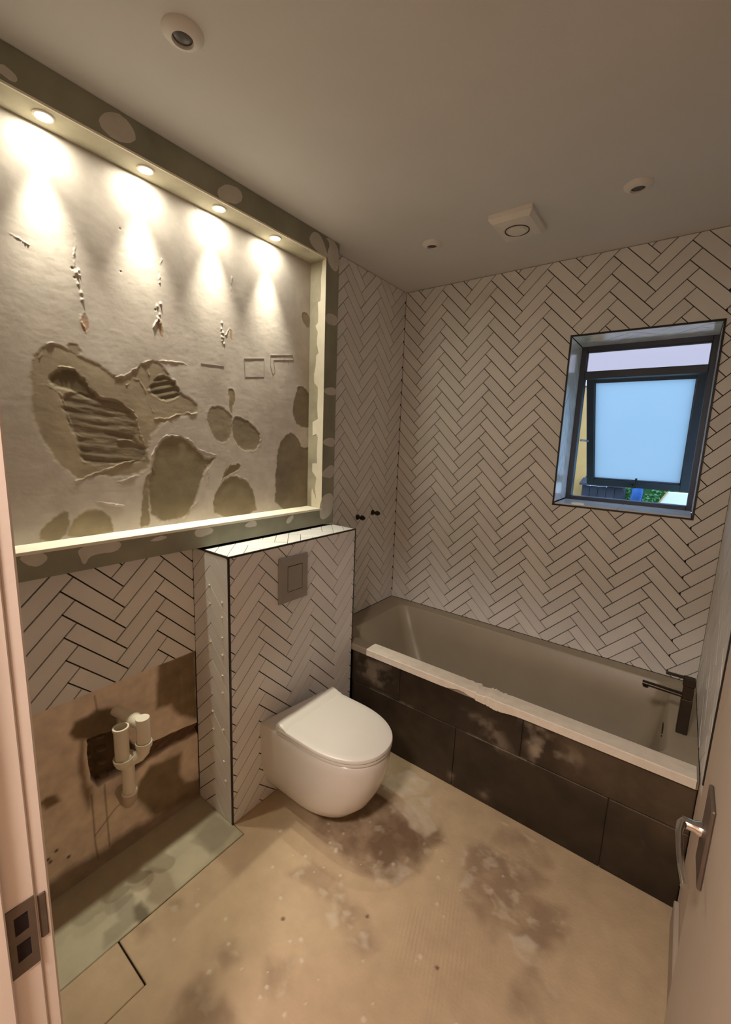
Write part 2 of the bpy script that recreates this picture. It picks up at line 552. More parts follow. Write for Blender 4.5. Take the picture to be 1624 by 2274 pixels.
# ------------------------------------------------------------------ left wall
wl = MB()
wl.box(-0.16, -T, FY - 0.09, NY0 - 0.02, 0, H)
wl.box(-0.16, -T, NY1 + 0.02, 0.0, 0, H)
wl.box(-0.16, -T, NY0 - 0.02, NY1 + 0.02, 0.686, NZ0 - 0.02)
wl.box(-0.16, -T, NY0 - 0.02, NY1 + 0.02, NZ1 + 0.02, H)
wl.box(-0.16, -0.09, NY0 - 0.02, NY1 + 0.02, 0, H)
wl.box(-0.16, -T, BY0 + 0.001, BY1, 0, 0.686)
wall_left = struct(wl.build('wall_left', M_JOINT))
mLb = lambda u, v, w: (-T + w, u, v)
herringbone(wall_left, (BY1 + 0.004, -0.0015, BZ + 0.002, H - 0.003), -0.567, 2.401, 0.298, 0.078, mLb, M_TILE, seed=2)
herringbone(wall_left, (FY, BY0 - 0.001, 0.688, 1.143), -1.609, 1.028, 0.30, 0.0785, mLb, M_TILE, gap=0.0046, seed=3)

# plasterboard surround of the niche, standing proud
sur = []
for b in ((-T, G, NY1, -0.731, 1.143, H - 0.001), (-T, G, FY, NY1, NZ1 + 0.001, H - 0.001),
          (-T, G, FY, NY1, 1.143, NZ0 - 0.001), (-T, G, FY, NY0, NZ0 - 0.001, NZ1 + 0.001)):
    sur.append(MB().box(*b).build('plasterboard', M_GREEN, wall_left))
mG = lambda u, v, w: (G + w, u, v)

def blob(poly, rnd, k=3, amp=0.004):
    """smooth a rough outline and roughen its edge"""
    pts = poly
    for _ in range(2):
        q = []
        for i in range(len(pts)):
            a, b = pts[i], pts[(i + 1) % len(pts)]
            q += [(a[0] * .75 + b[0] * .25, a[1] * .75 + b[1] * .25), (a[0] * .25 + b[0] * .75, a[1] * .25 + b[1] * .75)]
        pts = q
    return [(u + rnd.uniform(-amp, amp), v + rnd.uniform(-amp, amp)) for u, v in pts]
rnd = random.Random(5)
PATCH = [
    [(-1.788, 2.437), (-1.769, 2.470), (-1.731, 2.494), (-1.690, 2.480), (-1.676, 2.448), (-1.71, 2.418), (-1.76, 2.416)],
    [(-1.402, 2.438), (-1.367, 2.470), (-1.309, 2.483), (-1.285, 2.457), (-1.319, 2.418), (-1.396, 2.409)],
    [(-2.02, 2.430), (-1.99, 2.450), (-1.963, 2.430), (-1.98, 2.415)],
    [(-0.945, 2.440), (-0.915, 2.486), (-0.875, 2.492), (-0.845, 2.47), (-0.815, 2.425), (-0.815, 2.408), (-0.88, 2.408)],
    [(-0.838, 2.496), (-0.735, 2.496), (-0.735, 2.36), (-0.815, 2.385), (-0.815, 2.44), (-0.80, 2.475)],
    [(-0.820, 2.170), (-0.733, 2.176), (-0.733, 2.126), (-0.820, 2.118)],
    [(-0.820, 1.824), (-0.733, 1.836), (-0.733, 1.792), (-0.820, 1.795)],
    [(-0.820, 1.575), (-0.733, 1.590), (-0.733, 1.534), (-0.820, 1.548)],
    [(-0.820, 1.420), (-0.733, 1.458), (-0.733, 1.376), (-0.820, 1.384)],
    [(-0.820, 1.296), (-0.733, 1.306), (-0.733, 1.196), (-0.800, 1.165), (-0.830, 1.175), (-0.838, 1.222)],
    [(-2.060, 1.222), (-2.001, 1.222), (-1.992, 1.196), (-2.020, 1.178), (-2.052, 1.196)],
    [(-1.918, 1.222), (-1.799, 1.222), (-1.786, 1.200), (-1.814, 1.184), (-1.882, 1.190), (-1.901, 1.155), (-1.912, 1.185)],
    [(-1.702, 1.203), (-1.659, 1.217), (-1.624, 1.205), (-1.675, 1.196)],
    [(-1.532, 1.218), (-1.456, 1.222), (-1.440, 1.195), (-1.522, 1.182)],
    [(-1.306, 1.206), (-1.243, 1.224), (-1.228, 1.192), (-1.277, 1.190)],
    [(-1.070, 1.182), (-1.047, 1.214), (-1.010, 1.214), (-1.034, 1.178)],
]
for p in PATCH:
    MB().prism(blob(p, rnd, amp=0.0012), mG, 0.0012).build('plaster_patch', M_SKIM, sur[1])
# thin dark scuff marks in the corner patch stay as board colour; corner beads, sill, soffit and reveal
MB().box(NB, G + 0.002, FY, NY1, NZ0 - 0.001, NZ0 + 0.002).build('sill', M_BEAD, wall_left)
MB().box(G, G + 0.003, FY, NY1 - 0.002, NZ0 - 0.007, NZ0 + 0.002).build('corner_bead', M_BEAD, wall_left)
MB().box(G - 0.004, G + 0.0015, NY0, NY1 - 0.001, NZ1 - 0.002, NZ1 + 0.004).build('corner_bead', M_BEAD, wall_left)
MB().box(NB, G - 0.0045, NY0, NY1, NZ1 - 0.002, NZ1 + 0.003).build('soffit', M_SOFFIT, wall_left)
MB().box(NB, G - 0.001, NY1 - 0.001, NY1 + 0.004, NZ0, NZ1).build('reveal', M_REVEAL, wall_left)
MB().box(NB, G - 0.001, NY0 - 0.004, NY0 + 0.001, NZ0, NZ1).build('reveal', M_REVEAL, wall_left)
rev = [(0.0745, 2.406), (0.052, 2.400), (0.049, 2.36), (0.043, 2.324), (0.045, 2.27), (0.042, 2.224), (0.026, 2.221), (0.030, 2.17), (0.029, 2.129), (0.013, 2.115),
       (0.020, 2.10), (0.028, 2.086), (0.023, 2.032), (0.036, 1.989), (0.021, 1.977), (0.018, 1.93), (0.008, 1.889), (0.010, 1.85), (0.035, 1.827), (0.036, 1.791), (0.033, 1.73), (0.039, 1.674),
       (0.003, 1.659), (0.005, 1.592), (0.030, 1.60), (0.041, 1.585), (0.036, 1.52), (0.039, 1.454), (0.006, 1.452), (0.006, 1.41), (0.036, 1.381), (0.027, 1.326), (0.039, 1.265),
       (0.006, 1.323), (0.002, 1.30), (0.004, 1.229), (0.0745, 1.229)]
MB().prism(rev, lambda u, v, w: (u, NY1 - 0.001 - w, v), 0.0016).build('skim_coat', M_BEAD, wall_left)

# outlines of stains and ridges, in metres on their own surface
NICHE_PATCH = {'A': [(-1.962, 1.776), (-1.948, 1.796), (-1.933, 1.822), (-1.901, 1.832), (-1.859, 1.813), (-1.813, 1.795), (-1.765, 1.777), (-1.735, 1.748), (-1.701, 1.76), (-1.672, 1.785), (-1.634, 1.822), (-1.597, 1.828), (-1.559, 1.802), (-1.529, 1.769), (-1.505, 1.726), (-1.441, 1.693), (-1.438, 1.653), (-1.509, 1.64), (-1.567, 1.621), (-1.616, 1.573), (-1.641, 1.527), (-1.633, 1.451), (-1.69, 1.423), (-1.747, 1.418), (-1.812, 1.428), (-1.868, 1.41), (-1.889, 1.441), (-1.911, 1.458), (-1.941, 1.504), (-1.963, 1.56), (-1.972, 1.638), (-1.969, 1.716)], 'B': [(-1.924, 1.728), (-1.896, 1.751), (-1.856, 1.763), (-1.838, 1.741), (-1.813, 1.705), (-1.784, 1.675), (-1.833, 1.677), (-1.878, 1.697), (-1.916, 1.705)], 'C': [(-1.896, 1.676), (-1.844, 1.688), (-1.784, 1.675), (-1.732, 1.68), (-1.679, 1.643), (-1.667, 1.6), (-1.677, 1.541), (-1.642, 1.512), (-1.651, 1.475), (-1.716, 1.468), (-1.797, 1.455), (-1.846, 1.47), (-1.86, 1.537), (-1.879, 1.589)], 'D': [(-1.632, 1.719), (-1.584, 1.783), (-1.528, 1.776), (-1.505, 1.726), (-1.531, 1.7), (-1.572, 1.689)], 'E': [(-1.638, 1.249), (-1.647, 1.391), (-1.62, 1.482), (-1.594, 1.543), (-1.553, 1.571), (-1.503, 1.561), (-1.442, 1.514), (-1.406, 1.472), (-1.357, 1.493), (-1.378, 1.463), (-1.417, 1.429), (-1.437, 1.379), (-1.458, 1.312), (-1.505, 1.24)], 'F': [(-1.373, 1.233), (-1.382, 1.305), (-1.34, 1.382), (-1.276, 1.406), (-1.21, 1.385), (-1.164, 1.315), (-1.147, 1.215)], 'G': [(-1.401, 1.656), (-1.362, 1.692), (-1.303, 1.689), (-1.272, 1.639), (-1.295, 1.55), (-1.346, 1.54), (-1.384, 1.582)], 'H': [(-1.272, 1.656), (-1.218, 1.651), (-1.139, 1.6), (-1.127, 1.554), (-1.151, 1.516), (-1.242, 1.515), (-1.284, 1.586)], 'I': [(-1.052, 1.23), (-1.039, 1.367), (-1.026, 1.536), (-0.96, 1.603), (-0.904, 1.59), (-0.859, 1.518), (-0.784, 1.562), (-0.775, 1.2)], 'J': [(-0.934, 1.71), (-0.907, 1.817), (-0.85, 1.829), (-0.796, 1.773), (-0.793, 1.636), (-0.861, 1.623), (-0.919, 1.65)], 'K': [(-1.982, 1.227), (-1.973, 1.272), (-1.915, 1.319), (-1.892, 1.309), (-1.915, 1.226)], 'L': [(-1.912, 1.226), (-1.9, 1.276), (-1.856, 1.312), (-1.812, 1.315), (-1.774, 1.289), (-1.766, 1.243), (-1.778, 1.222)], 'M': [(-1.689, 1.232), (-1.674, 1.3), (-1.653, 1.422), (-1.63, 1.436), (-1.651, 1.313), (-1.639, 1.233)], 'Q': [(-1.301, 1.769), (-1.27, 1.773), (-1.266, 1.726), (-1.277, 1.665), (-1.288, 1.673)], 'R': [(-1.825, 1.931), (-1.811, 1.934), (-1.805, 1.886), (-1.818, 1.871), (-1.825, 1.888)], 'S': [(-1.583, 1.97), (-1.565, 1.96), (-1.559, 1.918), (-1.571, 1.909), (-1.581, 1.928)], 'T': [(-1.281, 2.009), (-1.266, 1.996), (-1.272, 1.954), (-1.282, 1.968)], 'U': [(-0.878, 2.166), (-0.828, 2.178), (-0.826, 2.111), (-0.855, 2.114)], 'V': [(-1.339, 1.391), (-1.307, 1.452), (-1.232, 1.456), (-1.254, 1.424), (-1.329, 1.4)], 'W': [(-1.874, 1.834), (-1.851, 1.839), (-1.824, 1.819), (-1.842, 1.803), (-1.87, 1.81)], 'X': [(-0.882, 2.166), (-0.837, 2.177), (-0.813, 2.141), (-0.835, 2.1), (-0.866, 2.129)]}
NICHE_RIDGE = [[(-1.944, 1.779), (-1.933, 1.822), (-1.907, 1.831)], [(-1.895, 1.76), (-1.856, 1.763), (-1.838, 1.741), (-1.813, 1.705), (-1.778, 1.676), (-1.732, 1.677), (-1.672, 1.64), (-1.668, 1.586), (-1.649, 1.512)], [(-1.952, 1.704), (-1.911, 1.697), (-1.886, 1.665), (-1.878, 1.615), (-1.872, 1.576), (-1.853, 1.554), (-1.823, 1.548)], [(-1.735, 1.748), (-1.672, 1.783), (-1.634, 1.824), (-1.597, 1.828), (-1.51, 1.836), (-1.468, 1.835)], [(-1.634, 1.822), (-1.622, 1.771)], [(-1.702, 1.732), (-1.666, 1.765), (-1.639, 1.725), (-1.633, 1.69), (-1.609, 1.637)], [(-1.61, 1.626), (-1.559, 1.629), (-1.508, 1.652), (-1.443, 1.654)], [(-1.874, 1.41), (-1.811, 1.435), (-1.744, 1.461), (-1.687, 1.475)], [(-1.747, 1.404), (-1.69, 1.419), (-1.633, 1.444)], [(-1.622, 1.436), (-1.628, 1.482), (-1.594, 1.551), (-1.553, 1.571), (-1.477, 1.554), (-1.424, 1.501), (-1.357, 1.497)], [(-1.377, 1.305), (-1.339, 1.391), (-1.297, 1.452), (-1.243, 1.451)], [(-1.378, 1.251), (-1.35, 1.374), (-1.276, 1.411), (-1.199, 1.375), (-1.159, 1.266)], [(-1.514, 1.237), (-1.477, 1.284), (-1.449, 1.311)], [(-1.639, 1.245), (-1.647, 1.313), (-1.637, 1.375)], [(-1.823, 1.341), (-1.765, 1.332), (-1.738, 1.316)], [(-1.406, 1.472), (-1.398, 1.429), (-1.404, 1.377)], [(-1.74, 1.543), (-1.712, 1.549), (-1.691, 1.541)], [(-1.139, 1.516), (-1.127, 1.563)], [(-1.579, 1.971), (-1.596, 1.932)], [(-1.281, 2.009), (-1.302, 1.972)], [(-0.907, 1.817), (-0.865, 1.832), (-0.827, 1.801)], [(-1.836, 2.175), (-1.826, 2.154), (-1.835, 2.063)], [(-1.564, 2.177), (-1.57, 2.095)], [(-1.272, 2.205), (-1.273, 2.154), (-1.287, 2.112)], [(-2.006, 2.106), (-1.944, 2.086)], [(-1.829, 1.927), (-1.816, 1.88)], [(-1.58, 1.973), (-1.594, 1.936)], [(-1.433, 2.407), (-1.411, 2.379)]]
WALL_PATCH = {'mud': [(-1.953, 0.572), (-1.939, 0.605), (-1.902, 0.602), (-1.873, 0.616), (-1.833, 0.607), (-1.803, 0.579), (-1.809, 0.489), (-1.84, 0.488), (-1.907, 0.522), (-1.943, 0.544)], 'hole': [(-1.905, 0.518), (-1.888, 0.517), (-1.818, 0.501), (-1.788, 0.464), (-1.736, 0.381), (-1.751, 0.31), (-1.807, 0.315), (-1.88, 0.32), (-1.903, 0.361)], 'chase': [(-1.756, 0.34), (-1.689, 0.372), (-1.614, 0.368), (-1.468, 0.347), (-1.469, 0.299), (-1.616, 0.313), (-1.704, 0.307), (-1.752, 0.291)], 'damp': [(-1.654, 0.692), (-1.493, 0.693), (-1.486, 0.368), (-1.572, 0.429), (-1.609, 0.491), (-1.662, 0.505)], 'low': [(-1.743, 0.244), (-1.694, 0.279), (-1.571, 0.257), (-1.581, 0.168), (-1.556, 0.106), (-1.483, 0.079), (-1.486, 0.002), (-1.627, 0.031), (-1.692, 0.044), (-1.758, 0.179)], 'left': [(-2.055, 0.37), (-2.034, 0.382), (-2.004, 0.373), (-1.993, 0.341), (-2.037, 0.338)], 'drip': [(-1.926, 0.533), (-1.916, 0.528), (-1.918, 0.347), (-1.928, 0.342), (-1.94, 0.411)], 'drip2': [(-1.934, 0.359), (-1.9, 0.334), (-1.902, 0.298), (-1.919, 0.254), (-1.93, 0.318)]}
FLOOR_DARK = {'wc_mud': [(0.57, -0.935), (0.667, -0.939), (0.784, -1.031), (0.866, -1.032), (0.909, -0.964), (0.956, -1.007), (0.928, -1.075), (0.929, -1.188), (0.883, -1.27), (0.826, -1.297), (0.742, -1.324), (0.643, -1.305), (0.524, -1.308), (0.449, -1.157)], 'mid': [(1.028, -0.979), (1.072, -0.913), (1.139, -0.935), (1.233, -0.888), (1.319, -0.902), (1.268, -1.006), (1.324, -0.998), (1.399, -0.961), (1.422, -1.073), (1.369, -1.173), (1.248, -1.159), (1.233, -1.223), (1.178, -1.205), (1.111, -1.168), (1.071, -1.101)], 'mid2': [(1.104, -0.771), (1.266, -0.772), (1.325, -0.842), (1.233, -0.888), (1.099, -0.891)], 'spot': [(0.737, -1.431), (0.843, -1.405), (0.948, -1.469), (0.922, -1.509), (0.854, -1.524), (0.79, -1.492)], 'spot2': [(0.706, -1.699), (0.766, -1.661), (0.804, -1.708), (0.787, -1.747), (0.751, -1.758)], 'big': [(0.617, -1.994), (0.567, -1.913), (0.579, -1.848), (0.608, -1.832), (0.662, -1.867), (0.673, -1.841), (0.799, -1.851)], 's3': [(0.563, -1.78), (0.584, -1.742), (0.636, -1.764), (0.623, -1.807), (0.582, -1.8)], 'low': [(1.315, -1.305), (1.352, -1.205), (1.418, -1.24), (1.41, -1.331), (1.331, -1.356)], 's4': [(0.297, -1.911), (0.321, -1.868), (0.356, -1.886), (0.354, -1.918)], 's5': [(0.32, -1.811), (0.346, -1.773), (0.366, -1.792), (0.344, -1.817)], 'k': [(0.554, -1.489), (0.597, -1.4), (0.721, -1.381), (0.769, -1.406), (0.727, -1.463), (0.631, -1.479)]}
FLOOR_LIGHT = {'l1': [(0.582, -0.881), (0.658, -0.773), (0.756, -0.782), (0.768, -0.857), (0.696, -0.936), (0.609, -0.945)], 'l2': [(0.714, -0.941), (0.756, -0.887), (0.816, -0.838), (0.845, -0.946), (0.905, -0.983), (0.872, -1.043), (0.807, -1.046), (0.753, -1.003)], 'l3': [(0.769, -1.289), (0.825, -1.258), (0.834, -1.195), (0.908, -1.192), (0.896, -1.253), (0.832, -1.305)], 'l4': [(0.766, -1.5), (0.783, -1.476), (0.809, -1.499), (0.799, -1.522)], 'l5': [(0.74, -1.434), (0.761, -1.412), (0.772, -1.433)], 'l6': [(0.882, -1.471), (0.909, -1.461), (0.924, -1.488), (0.908, -1.491)], 'l7': [(1.271, -1.172), (1.306, -1.135), (1.346, -1.153), (1.345, -1.211), (1.294, -1.214)], 'l8': [(1.068, -1.069), (1.112, -1.068), (1.1, -1.116), (1.079, -1.132)], 'l9': [(1.176, -1.067), (1.246, -1.095), (1.234, -1.116)]}
STRIP_PATCH = {'d1': [(0.137, -1.792), (0.192, -1.758), (0.271, -1.761), (0.304, -1.772), (0.298, -1.829), (0.252, -1.848), (0.185, -1.83)], 'd2': [(0.164, -1.919), (0.191, -1.862), (0.284, -1.905), (0.298, -1.962), (0.291, -1.996), (0.244, -1.983), (0.247, -1.934)], 'dark': [(0.236, -1.886), (0.239, -1.863), (0.272, -1.858), (0.299, -1.861), (0.308, -1.89), (0.278, -1.902)], 'lt': [(0.173, -1.868), (0.191, -1.826), (0.231, -1.831), (0.241, -1.857), (0.205, -1.868)], 'lt2': [(0.201, -1.731), (0.185, -1.636), (0.281, -1.625), (0.294, -1.743), (0.245, -1.755)], 'd3': [(0.168, -1.639), (0.141, -1.514), (0.265, -1.49), (0.281, -1.625)]}
PENCIL = [[(-1.071, 1.939), (-0.937, 1.963), (-0.93, 1.943), (-1.053, 1.922)], [(-1.071, 1.939), (-1.071, 1.894), (-1.057, 1.855), (-1.045, 1.87), (-1.053, 1.922)], [(-1.215, 1.901), (-1.108, 1.919), (-1.108, 1.841), (-1.211, 1.827), (-1.215, 1.901)], [(-1.419, 1.848), (-1.315, 1.853)]]
PANEL_DUST = {'p1': [(1.12, 0.472), (1.174, 0.508), (1.223, 0.478), (1.254, 0.43), (1.3, 0.412), (1.355, 0.441), (1.392, 0.4), (1.332, 0.347), (1.296, 0.368), (1.238, 0.327), (1.193, 0.313), (1.149, 0.377)], 'p2': [(1.058, 0.399), (1.106, 0.422), (1.119, 0.385), (1.082, 0.355)], 'p3': [(0.274, 0.459), (0.486, 0.469), (0.536, 0.334), (0.435, 0.319), (0.278, 0.365)], 'p4': [(1.401, 0.465), (1.454, 0.473), (1.443, 0.438), (1.412, 0.436)], 'p5': [(0.83, 0.056), (0.859, 0.066), (0.844, 0.026)], 'p6': [(0.972, 0.038), (1.014, 0.057), (1.005, 0.034)], 'p7': [(1.542, 0.179), (1.563, 0.184), (1.558, 0.16)], 'p8': [(0.874, 0.406), (1.026, 0.407), (1.118, 0.295), (1.038, 0.276), (0.946, 0.346)]}


def chaikin(pts, closed=True, n=1):
    for _ in range(n):
        q = [] if closed else [pts[0]]
        for i in range(len(pts) if closed else len(pts) - 1):
            a, b = pts[i], pts[(i + 1) % len(pts)]
            q += [(a[0] * .75 + b[0] * .25, a[1] * .75 + b[1] * .25), (a[0] * .25 + b[0] * .75, a[1] * .25 + b[1] * .75)]
        pts = q if closed else q + [pts[-1]]
    return pts

def niche_fn(U, V):
    wu = U + 0.014 * fbm(U, V, 22, 3) + 0.009 * fbm(U, V, 75, 5); wv = V + 0.014 * fbm(U, V, 22, 9) + 0.009 * fbm(U, V, 75, 11)
    base = (0.50, 0.445, 0.40)
    n = fbm(U, V, 7, 20); f = fbm(U, V, 40, 31)
    C = [np.full(U.shape, base[k]) * (1 + 0.10 * n + 0.05 * f) for k in range(3)]
    Hh = 0.0022 * fbm(U, V, 4, 40) + 0.00035 * f + 0.00035 * fbm(U * 0.4, V, 60, 44)
    spec = {'A': ((0.43, 0.385, 0.285), -0.0016, .035), 'B': ((0.20, 0.17, 0.11), -0.004, .03), 'C': ((0.29, 0.25, 0.175), -0.002, .03),
            'D': ((0.25, 0.22, 0.145), -0.002, .02), 'E': ((0.31, 0.275, 0.18), -0.0025, .03), 'F': ((0.33, 0.29, 0.195), -0.002, .02),
            'G': ((0.37, 0.33, 0.24), -0.001, .02), 'H': ((0.34, 0.30, 0.21), -0.0015, .02), 'I': ((0.28, 0.245, 0.175), -0.001, .02),
            'J': ((0.26, 0.23, 0.16), -0.001, .02), 'K': ((0.37, 0.33, 0.23), -0.001, .02), 'L': ((0.40, 0.36, 0.25), -0.0015, .02),
            'M': ((0.37, 0.33, 0.23), -0.001, .015), 'Q': ((0.40, 0.34, 0.22), -0.0008, .01), 'R': ((0.46, 0.34, 0.24), -0.0006, .01),
            'S': ((0.47, 0.35, 0.25), -0.0006, .01), 'T': ((0.46, 0.35, 0.24), -0.0006, .01), 'U': ((0.36, 0.32, 0.26), -0.0008, .012),
            'V': ((0.31, 0.27, 0.18), -0.0015, .01), 'W': ((0.38, 0.33, 0.25), -0.001, .02), 'X': ((0.36, 0.31, 0.25), -0.0012, .012)}
    for k, (c, d, w) in spec.items():
        s = sdist(chaikin(NICHE_PATCH[k]), wu, wv)
        m = sstep(s, w * 0.45)
        tex = 1 + 0.6 * fbm(U, V, 8, ord(k)) + 0.2 * fbm(U * .3, V, 40, ord(k) + 7) + 0.12 * f
        mixc(C, [x * tex * q for x, q in zip(c, (0.74, 0.68, 0.66))], m)
        Hh = Hh + 0.7 * d * m + 0.0006 * np.exp(-(s / 0.005) ** 2) * np.clip(fbm(U, V, 9, 60 + ord(k)) + 0.45, 0, 1)
    mC = sstep(sdist(NICHE_PATCH['C'], wu, wv), 0.01)
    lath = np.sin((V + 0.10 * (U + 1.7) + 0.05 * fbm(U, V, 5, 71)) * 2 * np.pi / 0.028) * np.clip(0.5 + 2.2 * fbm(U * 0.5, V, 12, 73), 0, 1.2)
    Hh = Hh + mC * (0.0007 * lath + 0.0042 * fbm(U * 0.18, V + 0.10 * U, 34, 77) + 0.0018 * fbm(U, V, 22, 79))
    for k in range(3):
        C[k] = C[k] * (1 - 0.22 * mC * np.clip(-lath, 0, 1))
    mD = sstep(sdist(NICHE_PATCH['D'], wu, wv), 0.01)
    Hh = Hh + mD * 0.0007 * np.sin((V - 0.3 * U) * 2 * np.pi / 0.025)
    for i, r in enumerate(NICHE_RIDGE):
        d = sdist(chaikin(r, False), wu, wv, closed=False)
        amp = 0.0030 * np.clip(0.45 + 2.2 * fbm(U, V, 30, 100 + i), 0.0, 1.2)
        Hh = Hh + amp * np.exp(-(d / 0.0017) ** 2)
    # screw holes and crumbs below the lamps
    for (cu, cv, r) in ((-1.84, 2.055, .008), (-1.835, 2.03, .006), (-1.59, 2.0, .006), (-1.325, 1.985, .006), (-1.90, 2.36, .005), (-1.695, 2.22, .006), (-1.70, 2.09, .005)):
        d = np.hypot(U - cu, V - cv)
        Hh = Hh - 0.0015 * sstep(d - r * .5, 0.004)
        mixc(C, (0.22, 0.19, 0.15), sstep(d - r * .5, 0.004) * 0.7)
    for cu, v0, v1, sd in ((-1.825, 1.97, 2.06, 1), (-1.578, 1.93, 2.03, 2), (-1.318, 1.87, 2.02, 3)):
        rr = random.Random(sd)
        for _ in range(8):
            a, b, q = cu + rr.uniform(-.006, .008), rr.uniform(v0, v1), rr.uniform(.0022, .004)
            d = np.hypot(U - a, (V - b) * 0.6)
            Hh = Hh + 0.0028 * np.exp(-(d / q) ** 2)
    for line in PENCIL:
        k = np.exp(-(sdist(line, U, V, closed=False) / 0.004) ** 2)
        Hh = Hh * (1 - k)
    return Hh, C

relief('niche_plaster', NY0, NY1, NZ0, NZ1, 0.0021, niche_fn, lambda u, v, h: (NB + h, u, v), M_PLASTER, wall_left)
# pencilled marks on the plaster
for line in PENCIL:
    MB().tube([(NB + 0.0005, u, v) for u, v in line], 0.0007, n=6).build('pencil_line', M_PENCIL, wall_left)
for u in (-1.04, -1.015, -0.99, -0.965):
    MB().lathe([(0.0015, 0), (0.0015, 0.001)], (NB + 0.001, u, 1.936), (1, 0, 0), 8, True, True).build('pencil_dot', M_PENCIL, wall_left)

def rubble_fn(U, V):
    wu = U + 0.014 * fbm(U, V, 20, 203); wv = V + 0.014 * fbm(U, V, 20, 209)
    f = fbm(U, V, 45, 211); n = fbm(U, V, 8, 215)
    C = [np.full(U.shape, c) * (1 + 0.12 * n + 0.08 * f) for c in (0.76, 0.645, 0.52)]
    Hh = 0.002 * n + 0.0012 * f - 0.004
    def patch(poly, col, d, w):
        nonlocal Hh
        s = sdist(poly, wu, wv); m = sstep(s, w)
        tex = 1 + 0.3 * fbm(U, V, 16, len(poly) + 300) + 0.15 * f
        mixc(C, [c * tex for c in col], m)
        Hh = Hh + d * m
    P = WALL_PATCH
    patch(P['damp'], (0.235, 0.175, 0.105), -0.001, 0.03)
    for k in range(3):   # vertical grain in the damp board
        C[k] = C[k] * (1 + 0.25 * sstep(sdist(P['damp'], wu, wv), 0.03) * fbm(U * 6, V * 0.5, 12, 260))
    patch(P['low'], (0.25, 0.185, 0.115), -0.002, 0.03)
    patch(P['mud'], (0.19, 0.135, 0.075), 0.002, 0.02)
    patch(P['left'], (0.24, 0.17, 0.10), 0, 0.02)
    patch(P['drip'], (0.30, 0.22, 0.15), 0, 0.02)
    patch(P['drip2'], (0.27, 0.2, 0.13), 0, 0.03)
    patch(P['chase'], (0.17, 0.105, 0.06), -0.016, 0.012)
    patch(P['hole'], (0.095, 0.06, 0.03), -0.045, 0.010)
    hole = sstep(sdist(P['hole'], wu, wv), 0.012)
    chase = sstep(sdist(P['chase'], wu, wv), 0.012)
    Hh = Hh + chase * 0.006 * np.sin((V - 0.42 * U) * 2 * np.pi / 0.03 + 3 * n)
    for cu in (-1.900, -1.853):      # perforated brick ends in the hole
        col = np.clip(1 - ((U - cu) / 0.017) ** 2, 0, 1)
        cell = np.clip(np.sin((V + 0.2 * (U - cu)) * 2 * np.pi / 0.052), -0.2, 1)
        Hh = Hh + hole * 0.020 * np.sqrt(col) * np.clip(cell, 0, 1)
        mixc(C, (0.17, 0.12, 0.065), hole * np.sqrt(col) * np.clip(cell, 0, 1) * 0.8)
    # mortar swept up along the foot of the wall
    k = np.clip(0.075 + 0.05 * fbm(U, U * 0 + 1, 9, 230) - V + 0.05 * np.clip(U + 1.7, 0, 1), 0, 1) / 0.075
    Hh = Hh + 0.010 * np.clip(k, 0, 1.3) ** 1.5
    mixc(C, (0.20, 0.14, 0.085), np.clip(k * 2, 0, 0.85))
    for line in (((-1.873, 0.667), (-1.868, 0.60)), ((-1.905, 0.30), (-1.905, 0.10), (-1.90, 0.03)), ((-1.862, 0.31), (-1.862, 0.20), (-1.86, 0.05)), ((-1.905, 0.13), (-1.83, 0.19), (-1.80, 0.2))):
        d = sdist(line, U, V, closed=False)
        Hh = Hh - 0.002 * np.exp(-(d / 0.002) ** 2)
        mixc(C, (0.2, 0.14, 0.08), 0.7 * np.exp(-(d / 0.003) ** 2))
    for i in range(5):
        rr = random.Random(400 + i)
        d = np.hypot(U + 2.02 - rr.uniform(-.05, .05), V - rr.uniform(0.1, 0.26))
        mixc(C, (0.18, 0.12, 0.07), sstep(d - 0.006, 0.006))
    return Hh, C
relief('bare_plaster', FY, BY0 - 0.001, 0.0, 0.687, 0.0032, rubble_fn, lambda u, v, h: (h, u, v), M_RUBBLE, wall_left)

# ------------------------------------------------------------------ right wall, skirting, end trim
wall_right = struct(MB().box(LX + T, LX + 0.12, FY - 0.09, 0.0, 0, H).build('wall_right', M_JOINT))
MB().box(LX, LX + T + 0.001, FY - 0.09, -0.822, 0, H).build('plaster_face', M_WALL, wall_right)
MB().box(LX, LX + T + 0.001, -0.822, -BW + 0.004, 0, BZ + 0.05).build('plaster_face', M_WALL, wall_right)
mRb = lambda u, v, w: (LX + T - w, u, v)
herringbone(wall_right, (-0.818, -0.0015, BZ + 0.0005, H - 0.003), -0.10, 1.20, 0.2955, 0.0777, mRb, M_TILE, seed=5)
MB().box(LX - 0.004, LX + T, -0.832, -0.820, BZ + 0.05, H - 0.002, 0.001).build('tile_edge_trim', M_BLACK, wall_right)
struct(MB().box(LX - 0.016, LX, FY, -0.80, 0, 0.10, 0.003).build('baseboard_right', M_DOOR))

